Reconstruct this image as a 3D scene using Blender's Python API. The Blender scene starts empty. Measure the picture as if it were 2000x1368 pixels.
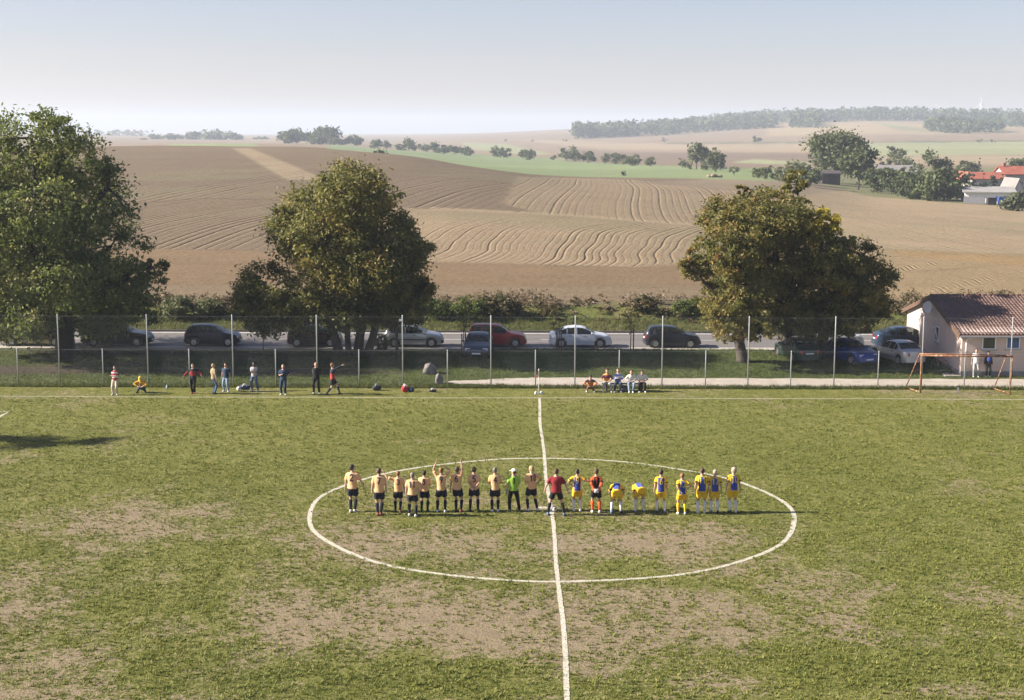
import bpy, bmesh, math, random
import numpy as np
from mathutils import Vector, Matrix
from mathutils.bvhtree import BVHTree
R = math.radians
random.seed(7)
rng = np.random.default_rng(7)
SC = bpy.context.scene
COL = SC.collection

# ------------------------------------------------------------------ camera
CAM_H = 14.1
FPX = 2900.0                      # focal length in pixels of a 2000 px wide picture
PITCH = R(8.22)
ROLL = R(0.17)
cam_d = bpy.data.cameras.new('camera')
cam_d.sensor_fit = 'HORIZONTAL'
cam_d.sensor_width = 36.0
cam_d.lens = FPX / 2000.0 * 36.0
cam_d.clip_start = 0.5
cam_d.clip_end = 30000
cam = bpy.data.objects.new('camera', cam_d)
COL.objects.link(cam)
C_F = Vector((0, math.cos(PITCH), -math.sin(PITCH)))
_r0 = Vector((1, 0, 0)); _u0 = Vector((0, math.sin(PITCH), math.cos(PITCH)))
C_R = _r0 * math.cos(ROLL) + _u0 * math.sin(ROLL)
C_U = _u0 * math.cos(ROLL) - _r0 * math.sin(ROLL)
cam.matrix_world = Matrix(((C_R.x, C_U.x, -C_F.x, 0), (C_R.y, C_U.y, -C_F.y, 0), (C_R.z, C_U.z, -C_F.z, CAM_H), (0, 0, 0, 1)))
SC.camera = cam

# ------------------------------------------------------------------ world, sun, exposure
SUN_EL, SUN_AZ = 28.5, 2.5        # degrees; azimuth measured from -X towards the camera side
world = bpy.data.worlds.new('World')
SC.world = world
world.use_nodes = True
wn = world.node_tree.nodes; wl = world.node_tree.links
sky = wn.new('ShaderNodeTexSky')
sky.sky_type = 'NISHITA'
sky.sun_disc = False
sky.sun_elevation = R(SUN_EL)
sky.sun_rotation = R(270 - SUN_AZ)
sky.altitude = 60
sky.air_density = 1.0
sky.dust_density = 0.9
sky.ozone_density = 4.5
bg = wn['Background']
bg.inputs['Strength'].default_value = 0.0515
tint = wn.new('ShaderNodeMix'); tint.data_type = 'RGBA'; tint.blend_type = 'MULTIPLY'; tint.inputs[0].default_value = 1.0
tint.inputs[7].default_value = (1.19, 0.935, 0.93, 1)          # the violet cast of the slide film over the whole sky
wl.new(sky.outputs[0], tint.inputs[6]); wl.new(tint.outputs[2], bg.inputs['Color'])
sd = bpy.data.lights.new('sun', 'SUN')
sd.energy = 5.0
sd.angle = R(0.55)
sd.color = (1.0, 0.90, 0.76)
sun = bpy.data.objects.new('sun', sd)
COL.objects.link(sun)
_s = Vector((-math.cos(R(SUN_EL)) * math.cos(R(SUN_AZ)), -math.cos(R(SUN_EL)) * math.sin(R(SUN_AZ)), math.sin(R(SUN_EL))))
sun.rotation_euler = _s.to_track_quat('Z', 'Y').to_euler()
vs = SC.view_settings
vs.view_transform = 'Standard'
vs.look = 'None'
vs.gamma = 1.0
vs.use_curve_mapping = False
vs.exposure = 1.55

# ------------------------------------------------------------------ pixels of the 2000x1368 photograph to places
CAMP = Vector((0, 0, CAM_H))
def ray(px, py):
    return C_F + C_R * ((px - 1000.0) / FPX) - C_U * ((py - 684.0) / FPX)
def on_z(px, py, z=0.0):
    d = ray(px, py)
    return CAMP + d * ((z - CAM_H) / d.z)
def at_y(px, py, Y):
    d = ray(px, py)
    return CAMP + d * (Y / d.y)
def project(X, Y, Z):
    """numpy arrays of places -> pixels"""
    dz = Z - CAM_H
    w = X * C_F.x + Y * C_F.y + dz * C_F.z
    return (1000 + FPX * (X * C_R.x + Y * C_R.y + dz * C_R.z) / w, 684 - FPX * (X * C_U.x + Y * C_U.y + dz * C_U.z) / w)

# ------------------------------------------------------------------ numpy noise
_tab = np.random.default_rng(11).random((256, 256))
def vnoise(x, y):
    xi = np.floor(x).astype(int); yi = np.floor(y).astype(int)
    fx = x - xi; fy = y - yi
    fx = fx * fx * (3 - 2 * fx); fy = fy * fy * (3 - 2 * fy)
    a = _tab[xi & 255, yi & 255]; b = _tab[(xi + 1) & 255, yi & 255]
    c = _tab[xi & 255, (yi + 1) & 255]; d = _tab[(xi + 1) & 255, (yi + 1) & 255]
    return (a * (1 - fx) + b * fx) * (1 - fy) + (c * (1 - fx) + d * fx) * fy
def fbm(x, y, oct=4, gain=0.5):
    s = 0; a = 1; t = 0
    for k in range(oct):
        s = s + a * vnoise(x * 2 ** k + 17.3 * k, y * 2 ** k + 5.1 * k); t += a; a *= gain
    return s / t
def smooth(a, b, x):
    t = np.clip((x - a) / (b - a), 0, 1)
    return t * t * (3 - 2 * t)
def in_poly(px, py, poly):
    r = np.zeros(np.shape(px), bool)
    n = len(poly)
    for i in range(n):
        x0, y0 = poly[i]; x1, y1 = poly[(i + 1) % n]
        if y0 == y1: continue
        c = ((y0 > py) != (y1 > py)) & (px < (x1 - x0) * (py - y0) / (y1 - y0) + x0)
        r ^= c
    return r

# ------------------------------------------------------------------ materials
MATS = {}
def _new(name):
    m = bpy.data.materials.new(name); m.use_nodes = True
    nt = m.node_tree
    return m, nt, nt.nodes['Principled BSDF']
def nd(nt, typ, **kw):
    n = nt.nodes.new(typ)
    for k, v in kw.items():
        if k.startswith('i_'):
            n.inputs[k[2:].replace('_', ' ')].default_value = v
        else:
            setattr(n, k, v)
    return n
def mth(nt, op, a, b=None, c=None):
    n = nt.nodes.new('ShaderNodeMath'); n.operation = op
    for i, v in enumerate((a, b, c)):
        if v is None: continue
        if isinstance(v, (int, float)): n.inputs[i].default_value = v
        else: nt.links.new(v, n.inputs[i])
    return n.outputs[0]
def mixc(nt, f, a, b, typ='MIX'):
    n = nt.nodes.new('ShaderNodeMix'); n.data_type = 'RGBA'; n.blend_type = typ
    for key, v in ((0, f), (6, a), (7, b)):
        if isinstance(v, (int, float)): n.inputs[key].default_value = v
        elif isinstance(v, tuple): n.inputs[key].default_value = (*v[:3], 1)
        else: nt.links.new(v, n.inputs[key])
    return n.outputs[2]
def noise(nt, scale, detail=3.0, rough=0.55, vec=None, coord='Object'):
    n = nd(nt, 'ShaderNodeTexNoise')
    n.inputs['Scale'].default_value = scale; n.inputs['Detail'].default_value = detail; n.inputs['Roughness'].default_value = rough
    if vec is None:
        tc = nd(nt, 'ShaderNodeTexCoord'); vec = tc.outputs[coord]
    nt.links.new(vec, n.inputs['Vector'])
    return n.outputs[0]
def ramp(nt, f, stops):
    n = nt.nodes.new('ShaderNodeValToRGB')
    e = n.color_ramp.elements
    while len(e) < len(stops): e.new(0.5)
    for q, (p, c) in zip(e, stops):
        q.position = p; q.color = (*c[:3], 1) if isinstance(c, tuple) else (c, c, c, 1)
    nt.links.new(f, n.inputs[0])
    return n.outputs[0]
def pm(name, col, rough=0.7, var=0.12, scale=8.0, metal=0.0, spec=0.4, bump=0.0, bscale=40.0, coat=0.0, sheen=0.0):
    """one procedural material: a base colour with uneven tone and fine relief"""
    if name in MATS: return MATS[name]
    m, nt, b = _new(name)
    b.inputs['Roughness'].default_value = rough
    b.inputs['Metallic'].default_value = metal
    b.inputs['Specular IOR Level'].default_value = spec
    if coat: b.inputs['Coat Weight'].default_value = coat; b.inputs['Coat Roughness'].default_value = 0.08
    if sheen: b.inputs['Sheen Weight'].default_value = sheen
    if var > 0:
        f = noise(nt, scale, 4)
        lo = tuple(c * (1 - var) for c in col); hi = tuple(min(1, c * (1 + var)) for c in col)
        nt.links.new(ramp(nt, f, [(0.3, lo), (0.7, hi)]), b.inputs['Base Color'])
    else:
        b.inputs['Base Color'].default_value = (*col, 1)
    if bump:
        bp = nd(nt, 'ShaderNodeBump'); bp.inputs['Strength'].default_value = bump; bp.inputs['Distance'].default_value = 0.02
        nt.links.new(noise(nt, bscale, 4), bp.inputs['Height'])
        nt.links.new(bp.outputs[0], b.inputs['Normal'])
    MATS[name] = m
    return m
def leaf_mat(name, cols, trans=0.3, rough=0.6):
    """foliage: colour runs along the per-face attribute 'tone', light also passes through"""
    if name in MATS: return MATS[name]
    m, nt, b = _new(name)
    at = nd(nt, 'ShaderNodeAttribute', attribute_name='tone')
    n = len(cols)
    c = ramp(nt, at.outputs['Fac'], [(i / (n - 1), cc) for i, cc in enumerate(cols)])
    nt.links.new(c, b.inputs['Base Color'])
    b.inputs['Roughness'].default_value = rough
    b.inputs['Specular IOR Level'].default_value = 0.25
    tr = nd(nt, 'ShaderNodeBsdfTranslucent')
    cb = mixc(nt, 0.5, c, (0.5, 0.55, 0.05), 'MIX')
    nt.links.new(mixc(nt, 0.75, cb, c), tr.inputs['Color'])
    mx = nd(nt, 'ShaderNodeMixShader'); mx.inputs[0].default_value = trans
    nt.links.new(b.outputs[0], mx.inputs[1]); nt.links.new(tr.outputs[0], mx.inputs[2])
    nt.links.new(mx.outputs[0], nt.nodes['Material Output'].inputs[0])
    MATS[name] = m
    return m

# ------------------------------------------------------------------ objects
def tag(o, label=None, cat=None, group=None, kind=None):
    if label: o['label'] = label
    if cat: o['category'] = cat
    if group: o['group'] = group
    if kind: o['kind'] = kind
    return o
def empty(name, loc=(0, 0, 0), rz=0.0, parent=None):
    o = bpy.data.objects.new(name, None)
    o.empty_display_size = 0.2
    COL.objects.link(o); o.location = loc; o.rotation_euler = (0, 0, rz)
    if parent: o.parent = parent
    return o
def add(name, me, mat=None, parent=None, loc=None, rz=None):
    o = bpy.data.objects.new(name, me); COL.objects.link(o)
    if mat is not None:
        for m in (mat if isinstance(mat, (list, tuple)) else [mat]): me.materials.append(m)
    if parent: o.parent = parent
    if loc is not None: o.location = loc
    if rz is not None: o.rotation_euler = (0, 0, rz)
    return o
def mesh_np(name, V, F, smooth=False):
    """V (n,3); F (m,k) all faces of one size"""
    V = np.ascontiguousarray(V, dtype=np.float32); F = np.ascontiguousarray(F, dtype=np.int32)
    me = bpy.data.meshes.new(name)
    m, k = F.shape
    me.vertices.add(len(V)); me.vertices.foreach_set('co', V.ravel())
    me.loops.add(m * k); me.loops.foreach_set('vertex_index', F.ravel())
    me.polygons.add(m)
    me.polygons.foreach_set('loop_start', np.arange(0, m * k, k, dtype=np.int32))
    me.polygons.foreach_set('loop_total', np.full(m, k, dtype=np.int32))
    if smooth: me.polygons.foreach_set('use_smooth', np.ones(m, bool))
    me.update(calc_edges=True)
    return me
def attr(me, name, vals, dom='POINT', typ='FLOAT'):
    a = me.attributes.new(name, typ, dom)
    a.data.foreach_set('value' if typ == 'FLOAT' else 'color', np.ascontiguousarray(vals, dtype=np.float32).ravel())
def grid_faces(nr, nc):
    i = np.arange(nr - 1)[:, None] * nc + np.arange(nc - 1)[None, :]
    return np.stack([i, i + 1, i + nc + 1, i + nc], -1).reshape(-1, 4)

def frame_of(d):
    d = Vector(d).normalized()
    a = Vector((0, 0, 1)) if abs(d.z) < 0.9 else Vector((0, 1, 0))
    x = d.cross(a).normalized(); y = x.cross(d).normalized()
    return x, y
class MB:
    """collects shapes for ONE mesh"""
    def __init__(s): s.v = []; s.f = []
    def quadbox(s, c8):
        n = len(s.v); s.v += [tuple(p) for p in c8]
        for q in ((0, 3, 2, 1), (4, 5, 6, 7), (0, 1, 5, 4), (1, 2, 6, 5), (2, 3, 7, 6), (3, 0, 4, 7)):
            s.f.append(tuple(n + i for i in q))
        return s
    def box(s, x0, x1, y0, y1, z0, z1):
        return s.quadbox([(x0, y0, z0), (x1, y0, z0), (x1, y1, z0), (x0, y1, z0), (x0, y0, z1), (x1, y0, z1), (x1, y1, z1), (x0, y1, z1)])
    def rings(s, rs, cap=True):
        """list of rings, each a list of points, all of one length"""
        n = len(s.v); k = len(rs[0])
        for r in rs: s.v += [tuple(p) for p in r]
        for i in range(len(rs) - 1):
            for j in range(k):
                a = n + i * k + j; b = n + i * k + (j + 1) % k
                s.f.append((a, b, b + k, a + k))
        if cap:
            s.f.append(tuple(n + j for j in reversed(range(k))))
            s.f.append(tuple(n + (len(rs) - 1) * k + j for j in range(k)))
        return s
    def tube(s, pts, rad, sides=8, cap=True, flat=1.0, up=None):
        pts = [Vector(p) for p in pts]
        if isinstance(rad, (int, float)): rad = [rad] * len(pts)
        rs = []; x = None
        for i, p in enumerate(pts):
            d = (pts[min(i + 1, len(pts) - 1)] - pts[max(i - 1, 0)]).normalized()
            if x is None:
                x, y = frame_of(d)
                if up is not None:
                    x = d.cross(Vector(up)).normalized(); y = x.cross(d).normalized()
            else:
                x = (x - d * x.dot(d)).normalized(); y = x.cross(d).normalized()
            r = rad[i]; ra, rb = (r if isinstance(r, tuple) else (r, r * flat))
            rs.append([p + x * (ra * math.cos(t)) + y * (rb * math.sin(t)) for t in (2 * math.pi * j / sides for j in range(sides))])
        return s.rings(rs, cap)
    def ball(s, c, r, nu=12, nv=8, rot=None):
        c = Vector(c); r = (r, r, r) if isinstance(r, (int, float)) else r
        rs = []
        for i in range(nv + 1):
            t = math.pi * (i if 0 < i < nv else (0.02 if i == 0 else nv - 0.02)) / nv
            ring = []
            for j in range(nu):
                a = 2 * math.pi * j / nu
                p = Vector((r[0] * math.sin(t) * math.cos(a), r[1] * math.sin(t) * math.sin(a), -r[2] * math.cos(t)))
                ring.append(c + (rot @ p if rot else p))
            rs.append(ring)
        return s.rings(rs)
    def lathe(s, prof, sides=14, c=(0, 0, 0), axis='z', cap=True):
        rs = []
        for r, h in prof:
            ring = []
            for j in range(sides):
                a = 2 * math.pi * j / sides
                x, y = r * math.cos(a), r * math.sin(a)
                p = {'z': (x, y, h), 'y': (y, h, x), 'x': (h, x, y)}[axis]
                ring.append((c[0] + p[0], c[1] + p[1], c[2] + p[2]))
            rs.append(ring)
        return s.rings(rs, cap)
    def prism(s, poly, y0, y1, axis='y'):
        """outline in x,z pushed along y (or outline in y,z along x, or x,y along z)"""
        n = len(s.v); k = len(poly)
        put = {'y': lambda a, b, t: (a, t, b), 'x': lambda a, b, t: (t, a, b), 'z': lambda a, b, t: (a, b, t)}[axis]
        s.v += [put(a, b, y0) for a, b in poly] + [put(a, b, y1) for a, b in poly]
        s.f.append(tuple(n + i for i in range(k))); s.f.append(tuple(n + k + i for i in reversed(range(k))))
        for i in range(k):
            j = (i + 1) % k
            s.f.append((n + i, n + k + i, n + k + j, n + j))
        return s
    def quad(s, *p):
        n = len(s.v); s.v += [tuple(q) for q in p]; s.f.append(tuple(range(n, n + len(p)))); return s
    def mesh(s, name, smooth=False, fix=True):
        me = bpy.data.meshes.new(name); me.from_pydata(s.v, [], s.f); me.update()
        if fix:
            bm = bmesh.new(); bm.from_mesh(me); bmesh.ops.recalc_face_normals(bm, faces=bm.faces); bm.to_mesh(me); bm.free()
        if smooth: me.polygons.foreach_set('use_smooth', np.ones(len(me.polygons), bool))
        return me
    def build(s, name, mat, parent=None, smooth=False, loc=None, rz=None):
        return add(name, s.mesh(name, smooth), mat, parent, loc, rz)
def bevel(o, w=0.01, seg=2):
    m = o.modifiers.new('bevel', 'BEVEL'); m.width = w; m.segments = seg; m.limit_method = 'ANGLE'
    return o
def copy_tree(o, parent=None):
    c = o.copy(); COL.objects.link(c); c.parent = parent
    for ch in o.children: copy_tree(ch, c)
    return c

# ------------------------------------------------------------------ heights of the land
FENCE_Y, PATH_Y0, PATH_Y1, ROAD_Y0, ROAD_Y1, FIELD_Y = 82.8, 83.1, 86.2, 95.7, 104.2, 112.0
ROAD_Z = 0.30
def near_z(X, Y):
    X = np.asarray(X, float); Y = np.asarray(Y, float)
    crest = 0.24 + 0.30 * smooth(-8, 0, X) - 0.22 * smooth(14, 22, X)
    z = crest * smooth(86.4, 93.6, Y)
    k = smooth(94.3, 95.6, Y); z = z * (1 - k) + (ROAD_Z - 0.02) * k
    z = z + (1.70 - ROAD_Z + 0.02) * (0.12 * smooth(104.2, 105.5, Y) + 0.88 * smooth(105.3, 112, Y))
    rough = fbm(X * 0.8, Y * 0.8, 3) - 0.5
    m = smooth(86.6, 88.5, Y) * (1 - smooth(93.8, 95.0, Y)) + 2.2 * smooth(104.8, 107, Y) * (1 - smooth(110, 112, Y))
    return z + 0.12 * rough * m

# columns of the land beyond the road: picture x -> (distance Y, picture y) where the ground is seen there, or (Y, None, z) where it is hidden
COLS = [
 (-700, [(112, None, 1.7), (150, None, 2.6), (260, None, 6.3), (400, 292), (470, 285), (640, None, 5.5), (900, None, 2), (1500, None, 5), (3000, None, 14), (9000, None, 27)]),
 (100,  [(112, None, 1.7), (150, None, 2.6), (260, None, 6.3), (400, 292), (470, 285), (640, None, 5.5), (900, None, 2), (1500, None, 5), (3000, 266), (9000, 262)]),
 (450,  [(112, None, 1.7), (150, None, 2.7), (260, None, 6.6), (390, 291), (450, 284), (600, None, 7), (1100, 279), (1700, None, 4), (3400, 267), (9000, 262)]),
 (650,  [(112, None, 1.7), (150, None, 2.7), (240, None, 6.0), (370, 296), (420, 289), (560, None, 5.5), (1100, 287), (1700, None, 5), (3400, 268), (9000, 262)]),
 (800,  [(112, None, 1.7), (150, None, 2.7), (235, None, 5.6), (330, 312), (380, 304), (480, None, 4.0), (900, 301), (1350, 292), (2100, 284), (3600, 267), (9000, 261)]),
 (950,  [(112, None, 1.7), (150, None, 2.6), (180, None, 3.8), (230, None, 5.0), (310, 334), (350, 327), (440, None, 3.0), (680, 322), (1050, 307), (1800, 288), (3400, 263), (5000, 259), (9000, 262)]),
 (1100, [(112, None, 1.7), (150, None, 2.5), (175, None, 3.4), (230, None, 4.2), (300, 355), (340, 347), (460, 344), (640, 331), (1000, 312), (1600, 292), (2500, 268), (3700, 252), (5400, 254), (9000, 262)]),
 (1300, [(112, None, 1.7), (150, None, 2.2), (175, None, 2.7), (220, None, 2.9), (290, 368), (350, 353), (450, 346), (620, 332), (950, 312), (1500, 291), (2200, 270), (3000, 252), (3900, 244), (5400, None, 25), (9000, None, 20)]),
 (1500, [(112, None, 1.7), (150, None, 1.8), (175, None, 1.9), (220, None, 1.4), (290, 378), (360, 360), (440, 349), (580, 333), (900, 312), (1400, 292), (1950, 268), (2600, 247), (3600, 230), (5400, None, 40), (9000, None, 25)]),
 (1700, [(112, None, 1.7), (150, None, 1.5), (200, None, 0.7), (260, 415), (330, 392), (420, 368), (520, 348), (740, 322), (1150, 298), (1700, 271), (2450, 243), (3500, 226), (5400, None, 45), (9000, None, 30)]),
 (1850, [(112, None, 1.7), (150, None, 1.4), (200, None, 0.3), (260, 422), (330, 397), (420, 374), (520, 350), (740, 322), (1150, 296), (1700, 272), (2450, 246), (3500, 228), (5400, None, 45), (9000, None, 30)]),
 (2000, [(112, None, 1.7), (150, None, 1.3), (200, None, 0.0), (260, 428), (330, 403), (420, 378), (520, 354), (740, 322), (1150, 295), (1700, 272), (2450, 250), (3500, 228), (5400, None, 45), (9000, None, 30)]),
 (2700, [(112, None, 1.7), (150, None, 1.3), (200, None, 0.0), (260, None, -0.6), (330, None, -1), (420, None, -1), (520, None, 0), (740, None, 1), (1150, None, 5), (1700, None, 12), (2450, None, 27), (3500, None, 55), (5400, None, 45), (9000, None, 30)]),
]
NR1, NR2 = 290, 115
YS = np.concatenate([FIELD_Y * (460 / FIELD_Y) ** np.linspace(0, 1, NR1), 460 * (9000 / 460) ** np.linspace(0, 1, NR2 + 1)[1:]])
US = np.concatenate([np.linspace(-1.3, -0.375, 30)[:-1], np.linspace(-0.375, 0.375, 470), np.linspace(0.375, 1.3, 30)[1:]])
_cu = np.array([(c[0] - 1000) / FPX for c in COLS])
_cz = []
for x, kn in COLS:
    yy = [k[0] for k in kn]; zz = [k[2] if len(k) == 3 else at_y(x, k[1], k[0]).z for k in kn]
    _cz.append(np.interp(np.log(YS), np.log(yy), zz))
_cz = np.array(_cz)                                            # columns x rows
for _ in range(60):                                            # round the breaks of slope, ends held
    s = _cz.copy(); s[:, 1:-1] = 0.25 * _cz[:, :-2] + 0.5 * _cz[:, 1:-1] + 0.25 * _cz[:, 2:]; _cz = s
def _hermite(u):
    i = np.clip(np.searchsorted(_cu, u) - 1, 0, len(_cu) - 2)
    m = np.gradient(_cz, _cu, axis=0)
    h = (_cu[i + 1] - _cu[i])[:, None]; t = np.clip((u - _cu[i])[:, None] / h, 0, 1)
    return ((2 * t**3 - 3 * t**2 + 1) * _cz[i] + (t**3 - 2 * t**2 + t) * h * m[i] + (-2 * t**3 + 3 * t**2) * _cz[i + 1] + (t**3 - t**2) * h * m[i + 1])
TZ = _hermite(US).T                                            # rows x columns
TX = YS[:, None] * US[None, :]; TY = np.repeat(YS[:, None], len(US), 1)
TZ = TZ + (fbm(TX * 0.02, TY * 0.02, 3) - 0.5) * 0.9 * smooth(115, 200, TY) * (1 - 0.6 * smooth(300, 600, TY))
# the hump of the middle strip of the ploughed hill
_hp, _hq = project(TX, TY, TZ)
TZ = TZ + 0.8 * np.exp(-((TY - 178) / 14) ** 2) * smooth(700, 900, _hp) * (1 - smooth(1350, 1500, _hp))
def land_z(X, Y):
    if Y < FIELD_Y: return float(near_z(X, Y)) if Y > 86 else 0.0
    u = X / Y
    fi = np.interp(math.log(Y), np.log(YS), np.arange(len(YS))); fj = np.interp(u, US, np.arange(len(US)))
    i = min(int(fi), len(YS) - 2); j = min(int(fj), len(US) - 2); a = fi - i; b = fj - j
    return float((TZ[i, j] * (1 - b) + TZ[i, j + 1] * b) * (1 - a) + (TZ[i + 1, j] * (1 - b) + TZ[i + 1, j + 1] * b) * a)
def land_hit(px, py, y0=112.0, y1=8500.0):
    """where the sight line of a pixel meets the land"""
    d = ray(px, py); Y = y0; last = None
    while Y < y1:
        p = CAMP + d * (Y / d.y)
        if p.z <= land_z(p.x, Y): return p
        Y *= 1.004
    return CAMP + d * (y1 / d.y)

# ------------------------------------------------------------------ ploughed hill and far land
TPX, TPY = project(TX, TY, TZ)
def vis_poly(poly): return in_poly(TPX, TPY, poly)
TC = np.zeros(TX.shape + (3,)); TC[:] = (0.22, 0.170, 0.125)
PH = np.zeros(TX.shape); AMP = np.zeros(TX.shape)
def blur(a, n=3):
    a = a.astype(float)
    for _ in range(n):
        b = a.copy(); b[1:-1] = (a[:-2] + a[1:-1] + a[2:]) / 3
        c = b.copy(); c[:, 1:-1] = (b[:, :-2] + b[:, 1:-1] + b[:, 2:]) / 3; a = c
    return a
far = TY > 470
TC[far] = (0.225, 0.168, 0.130)
wob = 10 * (fbm(TX * 0.03, TY * 0.03, 3) - 0.5)
def paint(poly, col, soft=1, mask=None):
    m = vis_poly(poly)
    if mask is not None: m = m & mask
    k = blur(m, soft)[..., None]
    TC[:] = TC * (1 - k) + np.array(col) * k
def zone(poly, phase, amp, col, mask):
    m = vis_poly(poly) & mask
    k = blur(m, 2)
    PH[m] = phase[m]
    AMP[:] = np.where(m, np.clip(2 * k - 1, 0, 1) * amp, AMP)
    kk = k[..., None]; TC[:] = TC * (1 - kk) + np.array(col) * kk
hill = TY < 470
# upper slope, furrows slanting gently uphill to the right
gC = 0.13 * (TY - 200) + 0.0010 * (TY - 200) ** 2
zone([(-900, 200), (1010, 200), (1400, 340), (1400, 345), (1100, 430), (-900, 430)], (TX - gC + 1.5 * (fbm(TX * 0.05, TY * 0.02, 2) - 0.5)) * 0.36, 1.1, (0.140, 0.107, 0.082), hill)
# left middle, strong furrows bending from the slope to the level
yl = np.clip(TY - 138, 0, 200)
gB = 0.07 * yl + 6 * (yl / 60) ** 3
zone([(-900, 398), (250, 398), (400, 388), (560, 392), (845, 412), (850, 505), (460, 488), (-900, 484)], (TX - gB) * 0.52, 1.5, (0.140, 0.106, 0.080), hill)
# middle hump, curved furrows
ym = np.clip(TY - 132, 0, 120)
gM = 0.09 * ym + 3.6 * (ym / 45) ** 3 + 5.5 * (fbm(TX * 0.035 + 2, TY * 0.05, 2) - 0.5) * smooth(0, 20, ym)
zone([(700, 400), (840, 408), (1100, 420), (1360, 441), (1420, 441), (1420, 505), (1230, 523), (840, 516), (700, 500)], (TX - gM) * 0.80, 0.8, (0.245, 0.186, 0.135), hill)
# right of the middle, fine furrows fanning up the slope
gD = 0.07 * TY + 0.5 * np.sin(TY * 0.05)
zone([(1010, 345), (1240, 352), (1440, 372), (1600, 385), (1600, 445), (1360, 441), (1060, 418), (980, 400)], (TX - gD) * 0.55, 0.6, (0.245, 0.187, 0.137), hill)
# far right slope
gR = -0.10 * TY - 1.5 * np.sin(TY * 0.05)
zone([(1500, 392), (1640, 372), (2900, 395), (2900, 498), (2000, 498), (1740, 488), (1500, 470)], (TX - gR + 2 * (fbm(TX * 0.06, TY * 0.04, 2) - 0.5)) * 0.5, 0.6, (0.30, 0.232, 0.168), hill)
# near right, looping furrows
gW = TY + 3.6 * np.sin(TX * 0.55 - 0.06 * (TY - 120) * 6) - 0.25 * TX
zone([(1500, 470), (1740, 488), (2000, 498), (2900, 500), (2900, 560), (1500, 600)], gW * 0.7, 0.7, (0.265, 0.195, 0.125), hill)
paint([(1740, 487), (2000, 500), (2900, 510), (2900, 530), (2000, 520), (1760, 500)], (0.30, 0.20, 0.105), 2, hill)
# lowest strip, worked along the road
zone([(-900, 484), (460, 488), (850, 512), (1230, 523), (1500, 505), (1500, 620), (-900, 620)], TY * 1.1 + 0.8 * fbm(TX * 0.1, TY * 0.1, 2), 0.7, (0.175, 0.118, 0.076), hill)
paint([(-900, 552), (1380, 560), (1380, 600), (-900, 600)], (0.180, 0.134, 0.098), 3, hill)
# boundary furrows and the paler unworked wedge
paint([(455, 290), (490, 290), (640, 352), (560, 352)], (0.275, 0.215, 0.165), 1, hill)
paint([(838, 405), (1100, 417), (1365, 438), (1365, 443), (1100, 422), (838, 410)], (0.30, 0.235, 0.17), 1, hill)
paint([(1380, 352), (1640, 352), (1640, 374), (1400, 372), (1240, 356)], (0.20, 0.155, 0.125), 2)
# far parcels
G1, G2, TN, BR, PG = (0.165, 0.235, 0.115), (0.20, 0.255, 0.13), (0.30, 0.235, 0.175), (0.155, 0.115, 0.095), (0.25, 0.275, 0.165)
paint([(640, 280), (760, 293), (880, 298), (1000, 306), (1160, 314), (1330, 322), (1500, 330), (1640, 340), (1640, 352), (1420, 354), (1280, 354), (1100, 352), (950, 340), (640, 320)], G1, 1, TY > 395)
paint([(330, 272), (500, 272), (500, 300), (330, 300)], G2, 1, (TY > 500) & (TY < 1300))
paint([(900, 279), (990, 282), (1080, 303), (1000, 300), (920, 292)], PG, 1, far)
paint([(1120, 292), (1230, 298), (1600, 300), (1600, 316), (1450, 330), (1250, 322), (1100, 315)], BR, 1, far)
paint([(1470, 311), (1590, 317), (1560, 323), (1430, 318)], PG, 1, far)
paint([(1000, 273), (1120, 276), (1330, 283), (1600, 279), (1600, 298), (1180, 292)], TN, 1, far)
paint([(1590, 280), (2000, 276), (2700, 276), (2700, 298), (2000, 302), (1700, 306), (1590, 300)], PG, 1, far)
paint([(1300, 279), (1640, 277), (2000, 274), (2000, 277), (1640, 280), (1300, 282)], (0.10, 0.115, 0.07), 0, far)
paint([(1500, 243), (1700, 237), (2000, 248), (2700, 250), (2700, 262), (2000, 262), (1700, 262), (1500, 266)], (0.32, 0.245, 0.165), 1, far)
paint([(1700, 238), (1800, 252), (1850, 260), (1760, 256)], (0.20, 0.21, 0.13), 1, far)
paint([(1640, 308), (2000, 306), (2700, 308), (2700, 322), (2000, 320), (1640, 322)], TN, 1, far)
paint([(1560, 328), (2000, 326), (2700, 326), (2700, 400), (2000, 404), (1880, 398), (1700, 384), (1600, 360)], (0.13, 0.145, 0.075), 2, TY > 300)
TC *= (0.82 + 0.36 * fbm(TX * 0.012, TY * 0.012, 4))[..., None]
TC *= (0.72 + 0.18 * fbm(TX * 0.15, TY * 0.15, 3))[..., None]
TC *= np.array((1.20, 1.22, 1.06))
_gr = smooth(0.55, 0.72, fbm(TX * 0.035 + 9, TY * 0.05, 4)) * hill * 0.30
TC[:] = TC * (1 - _gr[..., None]) + np.array((0.15, 0.165, 0.09)) * _gr[..., None]

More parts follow.
